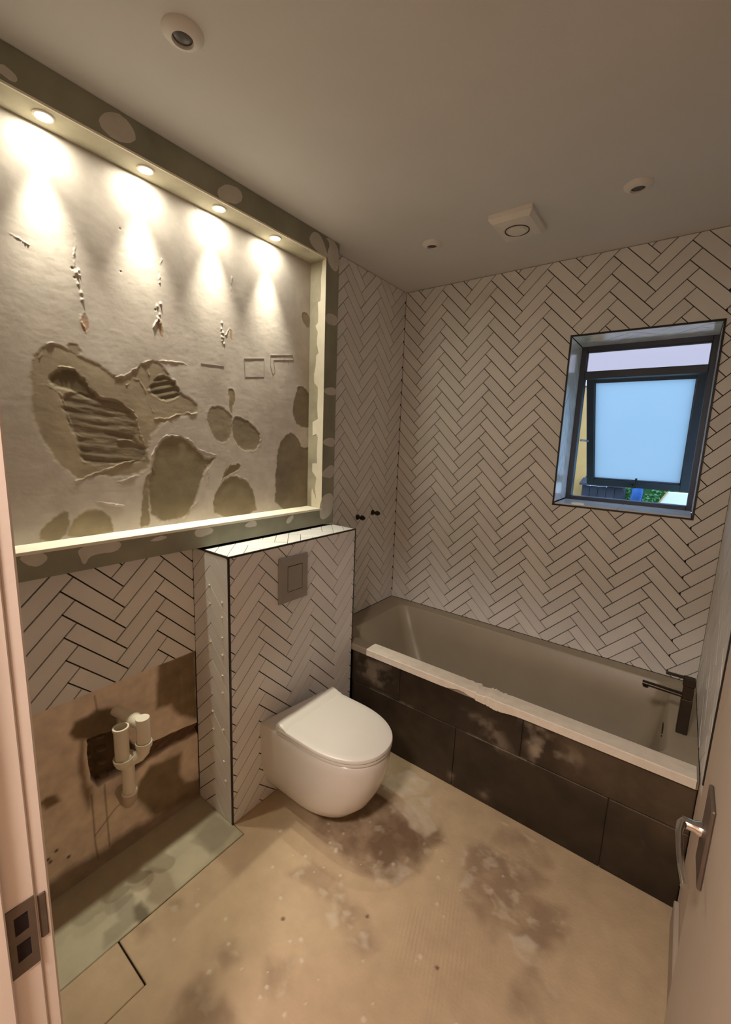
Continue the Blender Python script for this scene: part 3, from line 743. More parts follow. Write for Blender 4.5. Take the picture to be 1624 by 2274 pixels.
# ------------------------------------------------------------------ front wall with doorway, lining, stops, strike
XJ = 0.90
fw = MB()
fw.box(0.0, XJ - 0.035, FY - 0.09, FY, 0, H)
fw.box(1.700, 1.72, FY - 0.09, FY, 0, H)
fw.box(XJ - 0.035, 1.70, FY - 0.09, FY, 2.06, H)
wall_front = struct(fw.build('wall_front', M_WALL))
dr = struct(empty('door_1'))
MB().box(XJ - 0.035, XJ, FY - 0.10, FY - 0.001, 0, 2.03, 0.002).build('door_lining', M_JAMB, dr)
MB().box(1.668, 1.700, FY - 0.10, FY - 0.001, 0, 2.03, 0.002).build('door_lining', M_JAMB, dr)
MB().box(XJ - 0.035, 1.700, FY - 0.10, FY - 0.001, 2.03, 2.06, 0.002).build('door_lining', M_JAMB, dr)
MB().box(XJ, XJ + 0.012, FY - 0.085, FY - 0.035, 0, 2.03, 0.002).build('door_stop', M_JAMB, dr)
MB().box(XJ - 0.070, XJ - 0.003, FY - 0.001, FY + 0.016, 0, 2.10, 0.003).build('architrave', M_JAMB, dr)
sp = MB()
y0, y1, z0, z1 = FY - 0.034, FY - 0.003, 0.845, 0.952
rows = [(z0, 0.866), (0.866, 0.894), (0.894, 0.908), (0.908, 0.936), (0.936, z1)]
for i, (a, b) in enumerate(rows):
    if i in (1, 3):
        sp.box(XJ, XJ + 0.0016, y0, y0 + 0.008, a, b); sp.box(XJ, XJ + 0.0016, y1 - 0.008, y1, a, b)
    else:
        sp.box(XJ, XJ + 0.0016, y0, y1, a, b)
strike = sp.build('strike_plate', M_PLATE, dr)
for a, b in ((0.866, 0.894), (0.908, 0.936)):
    MB().box(XJ - 0.012, XJ + 0.0007, y0 + 0.008, y1 - 0.008, a, b).build('latch_hole', M_HOLE, strike)
lip = MB().box(XJ - 0.006, XJ - 0.0015, FY + 0.001, FY + 0.011, 0.872, 0.945, 0.002).build('strike_lip', M_PLATE, strike)

# door leaf, opened against the right wall
door = empty('door_leaf'); door.parent = dr
MB().box(1.628, 1.666, -2.268, -1.545, 0.006, 2.02, 0.002).build('door_panel', M_DOOR, dr)
bpy.data.objects.remove(door)
hp_ = MB().box(1.622, 1.628, -1.660, -1.592, 0.925, 1.060, 0.002).build('backplate', M_PLATE, dr)
hl = MB()
hl.lathe([(0.011, 0), (0.011, 0.006), (0.0085, 0.010), (0.0085, 0.026)], (1.622, -1.612, 0.990), (-1, 0, 0), 20, True, True)
path = [(1.600, -1.612, 0.990), (1.595, -1.620, 0.990), (1.593, -1.640, 0.989), (1.594, -1.67, 0.986), (1.597, -1.70, 0.981), (1.602, -1.722, 0.976)]
hl.tube(path, 0.007, n=16, radii=[0.0075, 0.0065, 0.0055, 0.005, 0.005, 0.006])
hl.build('lever_handle', M_CHROME, dr, smooth=True)

# hall beyond the doorway (behind the camera)
hall = MB()
hall.box(0.2, 2.5, -3.62, -3.52, 0, 2.45); hall.box(0.1, 0.2, -3.62, FY - 0.09, 0, 2.45); hall.box(2.5, 2.6, -3.62, FY - 0.09, 0, 2.45)
hall.box(1.72, 2.5, FY - 0.10, FY - 0.09, 0, 2.45)
struct(hall.build('wall_hall', M_WALL))
struct(MB().box(0.1, 2.6, -3.62, FY - 0.09, 2.45, 2.5).build('ceiling_hall', M_CEIL))
struct(MB().box(0.1, 2.6, -3.62, FY - 0.09, -0.06, -0.001).build('floor_hall', M_DOOR))

# ------------------------------------------------------------------ floor
floor = struct(MB().box(-0.1, LX + 0.1, FY - 0.09, 0.05, -0.06, -0.012).build('floor', M_JOINT))
def floor_fn(U, V):
    wu = U + 0.03 * fbm(U, V, 14, 503); wv = V + 0.03 * fbm(U, V, 14, 509)
    f = fbm(U, V, 50, 511); n = fbm(U, V, 5, 515)
    C = [np.full(U.shape, c) * (1 + 0.10 * n + 0.05 * f) for c in (0.475, 0.362, 0.232)]
    Hh = 0.0008 * n + 0.0006 * f + 0.0006 * fbm(U * 4, V, 30, 518)
    pk = np.clip(0.35 + 1.6 * fbm(U, V, 3.2, 519), 0, 1) * np.clip((-1.1 - V) / 0.6, 0, 1)
    mixc(C, (0.52, 0.345, 0.245), pk * 0.5)
    for i, (k, p) in enumerate(FLOOR_DARK.items()):
        s = sdist(p, wu, wv); m = sstep(s, 0.05)
        t = np.clip(0.8 + 1.8 * fbm(U, V, 15, 520 + i), 0, 1)
        strong = 1.0 if k == 'wc_mud' else (0.85 if k in ('big', 'mid') else 0.7)
        mixc(C, (0.225, 0.150, 0.092) if k == 'wc_mud' else (0.27, 0.185, 0.12), m * t * strong)
        Hh = Hh + m * t * (0.0008 + 0.002 * np.clip(fbm(U, V, 22, 540), 0, 1))
        sw = m * np.clip(7 * fbm(U + 0.03 * fbm(U, V, 30, 571), V, 24, 572 + i) - 0.75, 0, 1) * (1.0 if k in ('wc_mud', 'spot', 'k', 'mid') else 0.4)
        mixc(C, (0.50, 0.41, 0.30), sw * 0.75)
        Hh = Hh + sw * 0.0012
        edge = np.exp(-(s / 0.014) ** 2) * np.clip(4 * fbm(U, V, 26, 560 + i) - 0.35, 0, 1)
        mixc(C, (0.55, 0.46, 0.34), edge * 0.7)
        Hh = Hh + edge * 0.0025
    for i, (k, p) in enumerate(FLOOR_LIGHT.items()):
        s = sdist(p, wu, wv); m = sstep(s, 0.02) * np.clip(0.75 + 1.6 * fbm(U, V, 26, 600 + i), 0, 1)
        mixc(C, (0.56, 0.48, 0.37), m * 0.75)
        Hh = Hh + m * 0.0022
    # notched trowel lines in the mortar smear
    s = sdist([(0.93, -1.22), (1.12, -1.12), (1.25, -1.28), (1.15, -1.52), (1.0, -1.48)], wu, wv)
    tl = sstep(s, 0.10) * np.sin((U * 0.95 + V * 0.30 + 0.006 * n) * 2 * np.pi / 0.0125) * np.clip(0.4 + 2.5 * fbm(U, V, 12, 577), 0, 1)
    Hh = Hh + 0.0010 * tl
    for k in range(3):
        C[k] = C[k] * (1 + 0.11 * tl)
    for i in range(60):                                           # splashes
        rr = random.Random(700 + i)
        cu, cv, r = rr.uniform(0.35, 1.3), rr.uniform(-1.9, -0.95), rr.uniform(0.002, 0.007)
        d = np.hypot(U - cu, V - cv)
        mixc(C, (0.60, 0.52, 0.40), 0.8 * sstep(d - r, r * 0.6))
        Hh = Hh + 0.002 * sstep(d - r, r)
    for cu, cv in ((0.655, -1.60), (0.87, -1.42), (1.12, -1.40)):
        d = np.hypot((U - cu), (V - cv))
        mixc(C, (0.13, 0.08, 0.05), 0.9 * sstep(d - 0.006, 0.004))
    return Hh, C
JX = 0.300
def floor_keep(u, v):
    strip = (u < JX + 0.0022) & (v < -1.489)
    small = (u < 0.4765) & (v < -1.9600)
    return ~(strip | small)
mF = lambda u, v, h: (u, v, h)
fb = []
fb.append(relief('floor_board', 0.002, LX, -2.36, -0.70, 0.0045, floor_fn, mF, M_FLOOR, floor, keep=floor_keep))
fb.append(relief('floor_board', JX + 0.0022, 0.4715, -2.36, -1.9655, 0.0045, floor_fn, mF, M_FLOOR, floor))
def strip_fn(U, V):
    wu = U + 0.02 * fbm(U, V, 18, 803); wv = V + 0.02 * fbm(U, V, 18, 809)
    f = fbm(U, V, 50, 811); n = fbm(U, V, 9, 815)
    C = [np.full(U.shape, c) * (1 + 0.12 * n + 0.05 * f) for c in (0.44, 0.395, 0.280)]
    Hh = 0.0008 * n + 0.0006 * f
    P = STRIP_PATCH
    for k, c, a in (('d1', (0.34, 0.275, 0.19), .9), ('d2', (0.30, 0.265, 0.19), .8), ('d3', (0.33, 0.285, 0.205), .8), ('lt2', (0.50, 0.44, 0.31), .7), ('lt', (0.52, 0.45, 0.33), .9), ('dark', (0.15, 0.12, 0.08), .95)):
        m = sstep(sdist(P[k], wu, wv), 0.02)
        mixc(C, c, m * a)
        Hh = Hh + m * 0.0006
    return Hh, C
fb.append(relief('floor_board', 0.002, JX - 0.0012, -2.36, -1.4905, 0.0035, strip_fn, mF, M_FLOOR, floor))
for o in fb:
    md = o.modifiers.new('thickness', 'SOLIDIFY'); md.thickness = 0.011; md.offset = -1

# ------------------------------------------------------------------ cistern boxing
box = empty('cistern_boxing')
tag(box, 'herringbone tiled half-height boxing with black edge trims behind the toilet', 'boxing')
MB().box(0.0, BX - T, BY0 + T, BY1 - T, 0, BH - T).build('carcass', M_JOINT, box)
herringbone(box, (BY0 + 0.006, BY1 - 0.006, 0.002, BH - 0.006), -1.318, 0.813, 0.299, 0.0757, lambda u, v, w: (BX - T + w, u, v), M_TILE, seed=11)
herringbone(box, (0.001, BX - 0.006, 0.002, BH - 0.006), 0.117, 0.924, 0.299, 0.0772, lambda u, v, w: (u, BY0 + T - w, v), M_TILE, gap=0.003, seed=12)
herringbone(box, (0.001, BX - 0.006, BZ, BH - 0.006), 0.10, 0.90, 0.299, 0.0772, lambda u, v, w: (u, BY1 - T + w, v), M_TILE, seed=13)
herringbone(box, (BY0 + 0.006, BY1 - 0.006, -(BX - 0.006), -(G + 0.006)), -1.03, -0.06, 0.299, 0.0772, lambda u, v, w: (-v, u, BH - T + w), M_TILE, gap=0.0022, seed=14)
e = 0.006
for b in ((BX - e, BX + 0.001, BY0 - 0.001, BY0 + e, 0.0, BH), (BX - e, BX + 0.001, BY0 + e, BY1 - e, BH - e, BH + 0.001), (BX - e, BX + 0.001, BY1 - e, BY1 + 0.001, BZ + 0.002, BH + 0.001),
          (G + 0.001, BX - e, BY0 - 0.001, BY0 + e, BH - e, BH + 0.001), (G + 0.0005, G + 0.006, BY0 + e, BY1 - e, BH - T, BH + 0.002)):
    MB().box(*b, 0.0006).build('edge_trim', M_BLACK, box)
rr = random.Random(9)
for i in range(11):
    for cu in ((0.117, 0.924), (0.190, 0.885)):
        z = cu[1] - 0.0772 * (i - 1) + rr.uniform(-0.012, 0.012)
        if z < 0.12 or rr.random() < 0.35: continue
        x = cu[0] + rr.uniform(-0.004, 0.004); s = 0.010
        mb = MB()
        mb.box(x - s / 2, x + s / 2, BY0 - 0.004, BY0 + 0.002, z - 0.0012, z + 0.0012)
        if rr.random() < 0.5: mb.box(x - 0.0012, x + 0.0012, BY0 - 0.003, BY0 + 0.002, z - s / 2, z + s / 2)
        mb.build('tile_spacer', M_BEAD, box)

# ------------------------------------------------------------------ flush plate
fpl = empty('flush_plate')
tag(fpl, 'brushed metal dual flush plate high on the tiled boxing above the toilet', 'flush plate')
MB().box(BX, BX + 0.009, -1.255, -1.089, 0.880, 1.079, 0.0018, 2).build('plate', M_STEEL, fpl)
MB().box(BX + 0.008, BX + 0.0096, -1.208, -1.122, 0.924, 1.038).build('button_gap', M_BLACK, fpl)
MB().box(BX + 0.008, BX + 0.0112, -1.2055, -1.1245, 0.9265, 1.0355, 0.001).build('button', M_STEEL, fpl)

# ------------------------------------------------------------------ toilet
wc = empty('wall_hung_toilet')
tag(wc, 'white wall-hung toilet with closed lid mounted on the tiled boxing', 'toilet')
YC = -1.180
def dshape(xb, xs, xf, hw, z, n=48, p=2.25, zf=None):
    """D outline: back at xb, straight sides to xs, rounded front to xf"""
    pts = []
    for i in range(n):
        if i < 6:
            pts.append((xb + (xs - xb) * i / 6, YC - hw))
        elif i < n - 6:
            a = -math.pi / 2 + math.pi * (i - 6) / (n - 12)
            ca, sa_ = math.cos(a), math.sin(a)
            pts.append((xs + (xf - xs) * abs(ca) ** (2 / p), YC + hw * math.copysign(abs(sa_) ** (2 / p), sa_)))
        else:
            pts.append((xs - (xs - xb) * (i - (n - 6)) / 6, YC + hw))
    return [(x, y, z if zf is None else zf(x, z)) for x, y in pts]
secs = [(0.060, .38, .50, .085), (0.064, .40, .56, .110), (0.078, .42, .610, .130), (0.10, .44, .645, .143), (0.15, .47, .690, .155), (0.21, .49, .720, .163), (0.28, .50, .742, .168), (0.345, .505, .752, .170), (0.374, .505, .753, .170), (0.381, .505, .750, .168), (0.384, .505, .744, .164)]
mb = MB()
mb.rings([dshape(BX - 0.001, s[1], s[2], s[3], s[0]) for s in secs])
mb.build('bowl', M_CERAMIC, wc, smooth=True)
mb = MB()
mb.rings([dshape(0.350, .505, .750, .168, .386), dshape(0.348, .505, .757, .172, .389), dshape(0.348, .505, .757, .172, .396), dshape(0.350, .505, .752, .168, .3985)])
mb.build('seat', M_SEAT, wc, smooth=True)
def lidz(x, z):
    return z
def lid_ring(inset, z, back=0.0, lift=0.0):
    r = dshape(0.345 + back, .505, .759 - inset, .174 - inset, z)
    return r
mb = MB()
mb.rings([lid_ring(0.004, 0.4015), lid_ring(0.0, 0.404), lid_ring(0.0, 0.4125), lid_ring(0.002, 0.4165), lid_ring(0.007, 0.4185), lid_ring(0.03, 0.4198, 0.02)], True, True)
lid = mb.build('lid', M_SEAT, wc, smooth=True)
# raised hinge cover at the back of the lid
prof = [(0.338, 0.386), (0.336, 0.430), (0.342, 0.4365), (0.350, 0.436), (0.385, 0.4205), (0.392, 0.4185), (0.392, 0.404), (0.352, 0.402)]
mb = MB()
ring = lambda y, k: [(x + 0.0 * k, y, z if z < 0.42 else 0.42 + (z - 0.42) * k) for x, z in prof]
mb.rings([ring(YC - 0.1735, 0.2), ring(YC - 0.170, 0.75), ring(YC - 0.160, 1.0), ring(YC + 0.160, 1.0), ring(YC + 0.170, 0.75), ring(YC + 0.1735, 0.2)])
mb.build('hinge_cover', M_SEAT, wc, smooth=True)

# ------------------------------------------------------------------ bath, front panel, protector, mixer
bath = empty('bathtub')
tag(bath, 'dusty white built-in bath below the window with a dark tiled front panel', 'bathtub')
def rrect(x0, x1, y0, y1, r, z, n=6):
    pts = []
    for cx, cy, a0 in ((x1 - r, y0 + r, -90), (x1 - r, y1 - r, 0), (x0 + r, y1 - r, 90), (x0 + r, y0 + r, 180)):
        for k in range(n + 1):
            a = math.radians(a0 + 90 * k / n)
            pts.append((cx + r * math.cos(a), cy + r * math.sin(a), z))
    return pts
mb = MB()
mb.rings([rrect(0.002, 1.696, -BW + 0.004, -0.003, .004, BZ - 0.034), rrect(0.001, 1.6995, -BW, -0.001, .006, BZ - 0.034), rrect(0.001, 1.6995, -BW, -0.001, .008, BZ - 0.005), rrect(0.003, 1.698, -BW + 0.004, -0.003, .010, BZ),
          rrect(0.13, 1.608, -0.668, -0.078, .055, BZ), rrect(0.136, 1.602, -0.662, -0.084, .055, BZ - 0.006), rrect(0.20, 1.585, -0.640, -0.105, .07, 0.36),
          rrect(0.27, 1.560, -0.615, -0.130, .08, 0.20), rrect(0.34, 1.535, -0.585, -0.160, .09, 0.135), rrect(0.42, 1.49, -0.53, -0.21, .10, 0.115)], False, True)
mb.build('tub', M_BATH, bath, smooth=True)
ov = MB()
ov.rings([[(1.598 + 0.012 * d, -0.36 + 0.050 * math.cos(t), 0.435 + 0.018 * math.sin(t)) for t in [2 * math.pi * i / 28 for i in range(28)]] for d in (-0.6, 0.6)])
ov.build('overflow_slot', M_BRONZE, bath, smooth=True)
MB().lathe([(0.001, 0.004), (0.024, 0.003), (0.030, 0.0)], (1.40, -0.37, 0.1155), (0, 0, 1), 28, True, True).build('plug', M_BRONZE, bath, smooth=True)

panel = MB().box(BX + 0.001, LX - 0.001, -0.722, -0.70, 0.0, BZ - 0.036).build('front_panel', M_JOINT, bath)
def dust_fn(U, V):
    wu = U + 0.03 * fbm(U, V, 16, 903); wv = V + 0.03 * fbm(U, V, 16, 909)
    f = fbm(U, V, 45, 911); n = fbm(U, V, 5, 915)
    C = [np.full(U.shape, c) * (1 + 0.35 * n + 0.15 * f) for c in (0.034, 0.023, 0.014)]
    Hh = 0.0003 * f
    for i, (k, p) in enumerate(PANEL_DUST.items()):
        s = sdist(p, wu, wv)
        t = np.clip(0.25 + 5.0 * fbm(U, V, 17, 930 + i), 0, 1)
        a = 0.34 if k in ('p3', 'p8') else 0.62
        mixc(C, (0.32, 0.265, 0.20), sstep(s, 0.06) * t * a)
    g = sstep(sdist([(1.33, 0.30), (1.75, 0.24), (1.75, 0.56), (1.22, 0.56)], wu, wv), 0.16)
    mixc(C, (0.105, 0.075, 0.045), 0.6 * g)
    for line in (((0.36, 0.302), (0.62, 0.302)), ((0.90, 0.30), (1.16, 0.30))):
        d = sdist(line, U, V, closed=False)
        mixc(C, (0.30, 0.25, 0.19), 0.7 * np.exp(-(d / 0.004) ** 2) * np.clip(0.5 + 2 * fbm(U, V, 25, 950), 0, 1))
    return Hh, C
PZ = BZ - 0.036
cuts = [[(BX + 0.002, 0.2445), (0.2465, 0.8435), (0.8465, 1.4585), (1.4615, LX - 0.002)], [(BX + 0.002, 0.5335), (0.5365, 1.1315), (1.1345, LX - 0.002)]]
for (za, zb), row in zip(((0.002, 0.2985), (0.3010, PZ)), cuts):
    for a, b in row:
        if b - a < 0.02: continue
        o = relief('panel_tile', a, b, za, zb, 0.005, dust_fn, lambda u, v, h: (u, -0.731 - h, v), M_PANEL, panel)
        md = o.modifiers.new('thickness', 'SOLIDIFY'); md.thickness = 0.0095; md.offset = -1

# protective foam strip folded over the front rim, torn and crumpled midway
prot = MB()
rr = random.Random(21)
xs = np.linspace(0.345, 1.690, 190)
ringsP = []
for i, x in enumerate(xs):
    c = math.exp(-((x - 0.96) / 0.075) ** 2)
    j = (rr.random() - 0.5)
    k = 1 + 0.0 * j
    yin = -0.678 + 0.010 * c * j * 2 + 0.004 * c
    top = BZ + 0.0115 - 0.003 * c + 0.004 * c * j
    yo = -0.757 + 0.008 * c * (j + 0.3)
    zb = BZ - 0.022 - 0.012 * math.exp(-((x - 1.02) / 0.06) ** 2) + 0.014 * math.exp(-((x - 0.86) / 0.045) ** 2) + 0.002 * j * c
    ringsP.append([(x, yin, BZ + 0.0006), (x, yin, top), (x, (yin + yo) / 2, top + 0.001 + 0.004 * c * rr.random()), (x, yo + 0.003, top), (x, yo, top - 0.003),
                   (x, yo, zb), (x, -BW - 0.0006, zb), (x, -BW - 0.0006, BZ + 0.0006)])
prot.rings(ringsP)
tag(prot.build('edge_protector', M_TAPE), 'long pale protective strip folded over the front rim of the bath', 'edge protector')

tap = empty('bath_mixer')
tag(tap, 'dark bronze deck-mounted bath mixer with long spout at the bath end', 'tap')
tx, ty = 1.647, -0.468
MB().box(tx - 0.018, tx + 0.018, ty - 0.018, ty + 0.018, BZ + 0.001, 0.655, 0.003, 2).build('column', M_BRONZE, tap)
MB().box(tx - 0.017, tx + 0.017, ty - 0.017, ty + 0.017, 0.655, 0.705, 0.002).build('neck', M_BRONZE, tap)
mb = MB()
mb.box(tx - 0.020, tx + 0.018, ty - 0.018, ty + 0.018, 0.706, 0.736, 0.003)
mb.build('lever_cap', M_BRONZE, tap)
mb = MB()
mb.box(tx - 0.075, tx - 0.018, ty - 0.009, ty + 0.009, 0.729, 0.736, 0.0015)
mb.build('lever', M_BRONZE, tap)
mb = MB()
r_ = []
for i in range(9):
    t = i / 8
    x = tx - 0.016 - 0.128 * t
    r_.append([(x, ty + 0.014 * (1 - 0.15 * t) * math.cos(a), 0.662 + 0.003 * t + 0.009 * math.sin(a)) for a in [2 * math.pi * k / 20 for k in range(20)]])
mb.rings(r_)
mb.build('spout', M_BRONZE, tap, smooth=True)
MB().lathe([(0.010, 0), (0.010, -0.006)], (tx - 0.132, ty, 0.656), (0, 0, 1), 20, True, True).build('aerator', M_BLACK, tap, smooth=True)

# ------------------------------------------------------------------ brass pipe ends on the left wall above the bath
def stub(y, z, label):
    r = empty('pipe_stub')
    tag(r, label, 'pipe fitting', 'capped supply pipes above the bath')
    MB().lathe([(0.017, 0.0), (0.017, 0.004), (0.013, 0.006)], (0.0005, y, z), (1, 0, 0), 24, True, True).build('collar', M_BRONZE, r, smooth=True)
    MB().lathe([(0.0085, 0.004), (0.0085, 0.030)], (0.0, y, z), (1, 0, 0), 20, True, True).build('pipe', M_BRONZE, r, smooth=True)
    MB().lathe([(0.014, 0.028), (0.015, 0.030), (0.015, 0.044), (0.014, 0.046)], (0.0, y, z), (1, 0, 0), 6, True, True).build('hex_nut', M_BRONZE, r)
    MB().lathe([(0.009, 0.046), (0.009, 0.054), (0.006, 0.056)], (0.0, y, z), (1, 0, 0), 20, True, True).build('cap', M_BRONZE, r, smooth=True)
    return r
stub(-0.425, 1.124, 'dark brass pipe stub on the tiles, nearer the boxing')
stub(-0.272, 1.135, 'dark brass pipe stub on the tiles, nearer the corner')

# ------------------------------------------------------------------ white waste pipe assembly
wp = empty('waste_trap')
tag(wp, 'white plastic waste trap with open upright pipe on the bare plaster wall', 'waste pipe')
px_, py_ = 0.110, -1.826
MB().lathe([(0.0205, 0), (0.0205, 0.115)], (px_, py_, 0.325), (0, 0, 1), 28, True, True).build('down_pipe', M_PVC, wp, smooth=True)
MB().lathe([(0.0225, 0), (0.0250, 0.002), (0.0250, 0.010), (0.0215, 0.012)], (px_, py_, 0.318), (0, 0, 1), 28, True, True).build('pipe_collar', M_PVC, wp, smooth=True)
MB().tube([(px_, py_, 0.320), (px_ - 0.004, py_ + 0.001, 0.295), (px_ - 0.020, py_ + 0.004, 0.272), (px_ - 0.050, py_ + 0.008, 0.258), (0.02, py_ + 0.015, 0.252), (-0.02, py_ + 0.02, 0.250)], 0.023, n=28).build('wall_elbow', mat('muddy_pvc', (0.50, 0.41, 0.31), 0.8, var=0.1, scale=20), wp, smooth=True)
MB().lathe([(0.021, 0.0), (0.028, 0.008), (0.0335, 0.024), (0.0345, 0.036), (0.032, 0.039), (0.025, 0.030)], (px_ + 0.001, py_ - 0.008, 0.432), (-0.03, -0.08, 1), 32, True, True).build('socket', M_PVC, wp, smooth=True)
ux, uy = 0.111, -1.842
MB().lathe([(0.0225, 0.0), (0.0230, 0.108), (0.0255, 0.110), (0.0262, 0.114), (0.0255, 0.119), (0.0205, 0.120), (0.0193, 0.09), (0.019, 0.05)], (ux, uy, 0.466), (0, 0, 1), 36, False, False).build('open_upright', M_PVC, wp, smooth=True)
MB().lathe([(0.0195, 0.0), (0.0195, 0.003)], (ux, uy, 0.530), (0, 0, 1), 24, True, True).build('pipe_bore', M_PIPEIN, wp)
rx, ry = 0.142, -1.783
MB().tube([(rx, ry, 0.505), (rx, ry, 0.492), (rx - 0.002, ry - 0.003, 0.474), (rx - 0.009, ry - 0.013, 0.459), (rx - 0.020, ry - 0.029, 0.452), (rx - 0.031, ry - 0.044, 0.455)], 0.0215, n=28).build('u_bend', M_PVC, wp, smooth=True)
MB().lathe([(0.0220, -0.004), (0.0265, 0.0), (0.0272, 0.010), (0.0272, 0.016), (0.0245, 0.018), (0.0220, 0.013)], (rx, ry, 0.494), (0, 0, 1), 32, True, True).build('compression_nut', M_PVC, wp, smooth=True)
MB().lathe([(0.0220, 0.0), (0.0222, 0.088), (0.0218, 0.090)], (rx, ry, 0.512), (0, 0, 1), 32, True, True).build('capped_tee', M_PVC, wp, smooth=True)
MB().lathe([(0.0215, 0.0), (0.0215, 0.030), (0.0225, 0.031), (0.0225, 0.036), (0.0250, 0.038), (0.0250, 0.052), (0.0232, 0.054), (0.0232, 0.056), (0.0250, 0.058), (0.0250, 0.064), (0.0225, 0.066), (0.0225, 0.088)], (rx, ry, 0.578), (-1, -0.22, 0.03), 32, True, True).build('side_connector', M_PVC, wp, smooth=True)
MB().tube([(0.062, -1.800, 0.580), (0.03, -1.806, 0.580), (-0.01, -1.812, 0.578)], 0.0175, n=24).build('wall_pipe', M_PVC, wp, smooth=True)

# ------------------------------------------------------------------ ceiling fittings
def downlight(x, y, label):
    r = empty('ceiling_downlight')
    tag(r, label, 'downlight', 'unlit ceiling downlights')
    MB().lathe([(0.047, 0.0), (0.0465, -0.003), (0.040, -0.009), (0.029, -0.015), (0.0245, -0.016), (0.0225, -0.010), (0.0225, -0.002)], (x, y, H), (0, 0, 1), 48, True, False).build('bezel', M_PLASTIC, r, smooth=True)
    MB().lathe([(0.0225, -0.007), (0.0225, -0.0095), (0.015, -0.0115)], (x, y, H), (0, 0, 1), 32, True, True).build('lens', M_LENS, r, smooth=True)
    return r
downlight(0.458, -1.750, 'large white unlit downlight in the ceiling nearest the niche lamps')
downlight(0.448, -0.500, 'small white unlit downlight beside the extractor, above the tiled corner')
downlight(1.272, -0.512, 'small white unlit downlight in the ceiling above the window')

ext = empty('extractor_fan')
tag(ext, 'square white extractor fan cover with round grille on the ceiling', 'extractor fan')
ex, ey, hx_, hy_ = 0.845, -0.495, 0.088, 0.104
mb = MB()
sq = lambda s, z: [(ex + a * hx_ * s, ey + b * hy_ * s, H + z) for a, b in ((-1, -1), (1, -1), (1, 1), (-1, 1))]
mb.rings([sq(1, -0.0002), sq(1, -0.018), sq(0.86, -0.034), sq(0.60, -0.038)])
mb.build('cover', M_PLASTIC, ext)
MB().lathe([(0.050, -0.034), (0.050, -0.0395), (0.046, -0.0405), (0.044, -0.0375)], (ex, ey, H), (0, 0, 1), 40, True, True).build('grille_ring', M_LENS, ext, smooth=True)
MB().lathe([(0.036, -0.037), (0.036, -0.043), (0.030, -0.046), (0.004, -0.047)], (ex, ey, H), (0, 0, 1), 40, True, True).build('grille_disc', M_PLASTIC, ext, smooth=True)

# niche spotlights, lit
def niche_lamp(y, label):
    r = empty('niche_spotlight')
    tag(r, label, 'spotlight', 'lit spotlights in the niche soffit')
    x = 0.028
    z = NZ1 - 0.002
    MB().lathe([(0.026, 0.0), (0.0258, -0.0025), (0.0225, -0.004), (0.0205, -0.0035), (0.0205, -0.001)], (x, y, z), (0, 0, 1), 32, True, False).build('bezel', M_BEAD, r, smooth=True)
    MB().lathe([(0.0203, -0.0012), (0.0203, -0.0024), (0.012, -0.0030)], (x, y, z), (0, 0, 1), 28, True, True).build('lens', M_LAMP, r, smooth=True)
    ld = bpy.data.lights.new('niche_spot', 'SPOT')
    ld.energy = LED_POWER; ld.color = LED_COL
    ld.spot_size = math.radians(54); ld.spot_blend = 1.0; ld.shadow_soft_size = 0.014
    lo = bpy.data.objects.new('lamp_light', ld); COL.objects.link(lo); lo.parent = r
    lo.location = (x, y, z - 0.022)
    la = bpy.data.lights.new('niche_glow', 'AREA'); la.shape = 'DISK'; la.size = 0.038
    la.energy = LED_GLOW; la.color = LED_COL
    lao = bpy.data.objects.new('lamp_glow', la); COL.objects.link(lao); lao.parent = r
    lao.location = (x, y, z - 0.0046)
    l2 = ld.copy(); l2.energy = LED_NARROW; l2.spot_size = math.radians(26); l2.color = (1.0, 0.95, 0.64)
    l2o = bpy.data.objects.new('lamp_core', l2); COL.objects.link(l2o); l2o.parent = r
    l2o.location = (x, y, z - 0.014)
    l2o.rotation_euler = (0, math.radians(8), 0)
    return r
niche_lamp(-1.903, 'lit round spotlight in the niche soffit, nearest the doorway')
niche_lamp(-1.632, 'lit round spotlight in the niche soffit, second from the doorway')
niche_lamp(-1.362, 'lit round spotlight in the niche soffit, third from the doorway')
niche_lamp(-1.092, 'lit round spotlight in the niche soffit, nearest the tiled corner')

# hall ceiling lamp behind the camera
hlamp = empty('hall_ceiling_lamp')
tag(hlamp, 'round white ceiling lamp in the hall outside the bathroom door', 'ceiling lamp')
MB().lathe([(0.15, 0.0), (0.15, -0.02), (0.12, -0.045), (0.05, -0.055)], (1.25, -3.0, 2.45), (0, 0, 1), 40, True, True).build('diffuser', mat('hall_diffuser', (0.9, 0.85, 0.8), 0.6, emit=(HALL_COL, 2.0)), hlamp, smooth=True)
ld = bpy.data.lights.new('hall_light', 'AREA'); ld.shape = 'DISK'; ld.size = 0.28; ld.energy = HALL_POWER; ld.color = HALL_COL
lo = bpy.data.objects.new('lamp_light', ld); COL.objects.link(lo); lo.parent = hlamp
lo.location = (1.25, -3.0, 2.385)

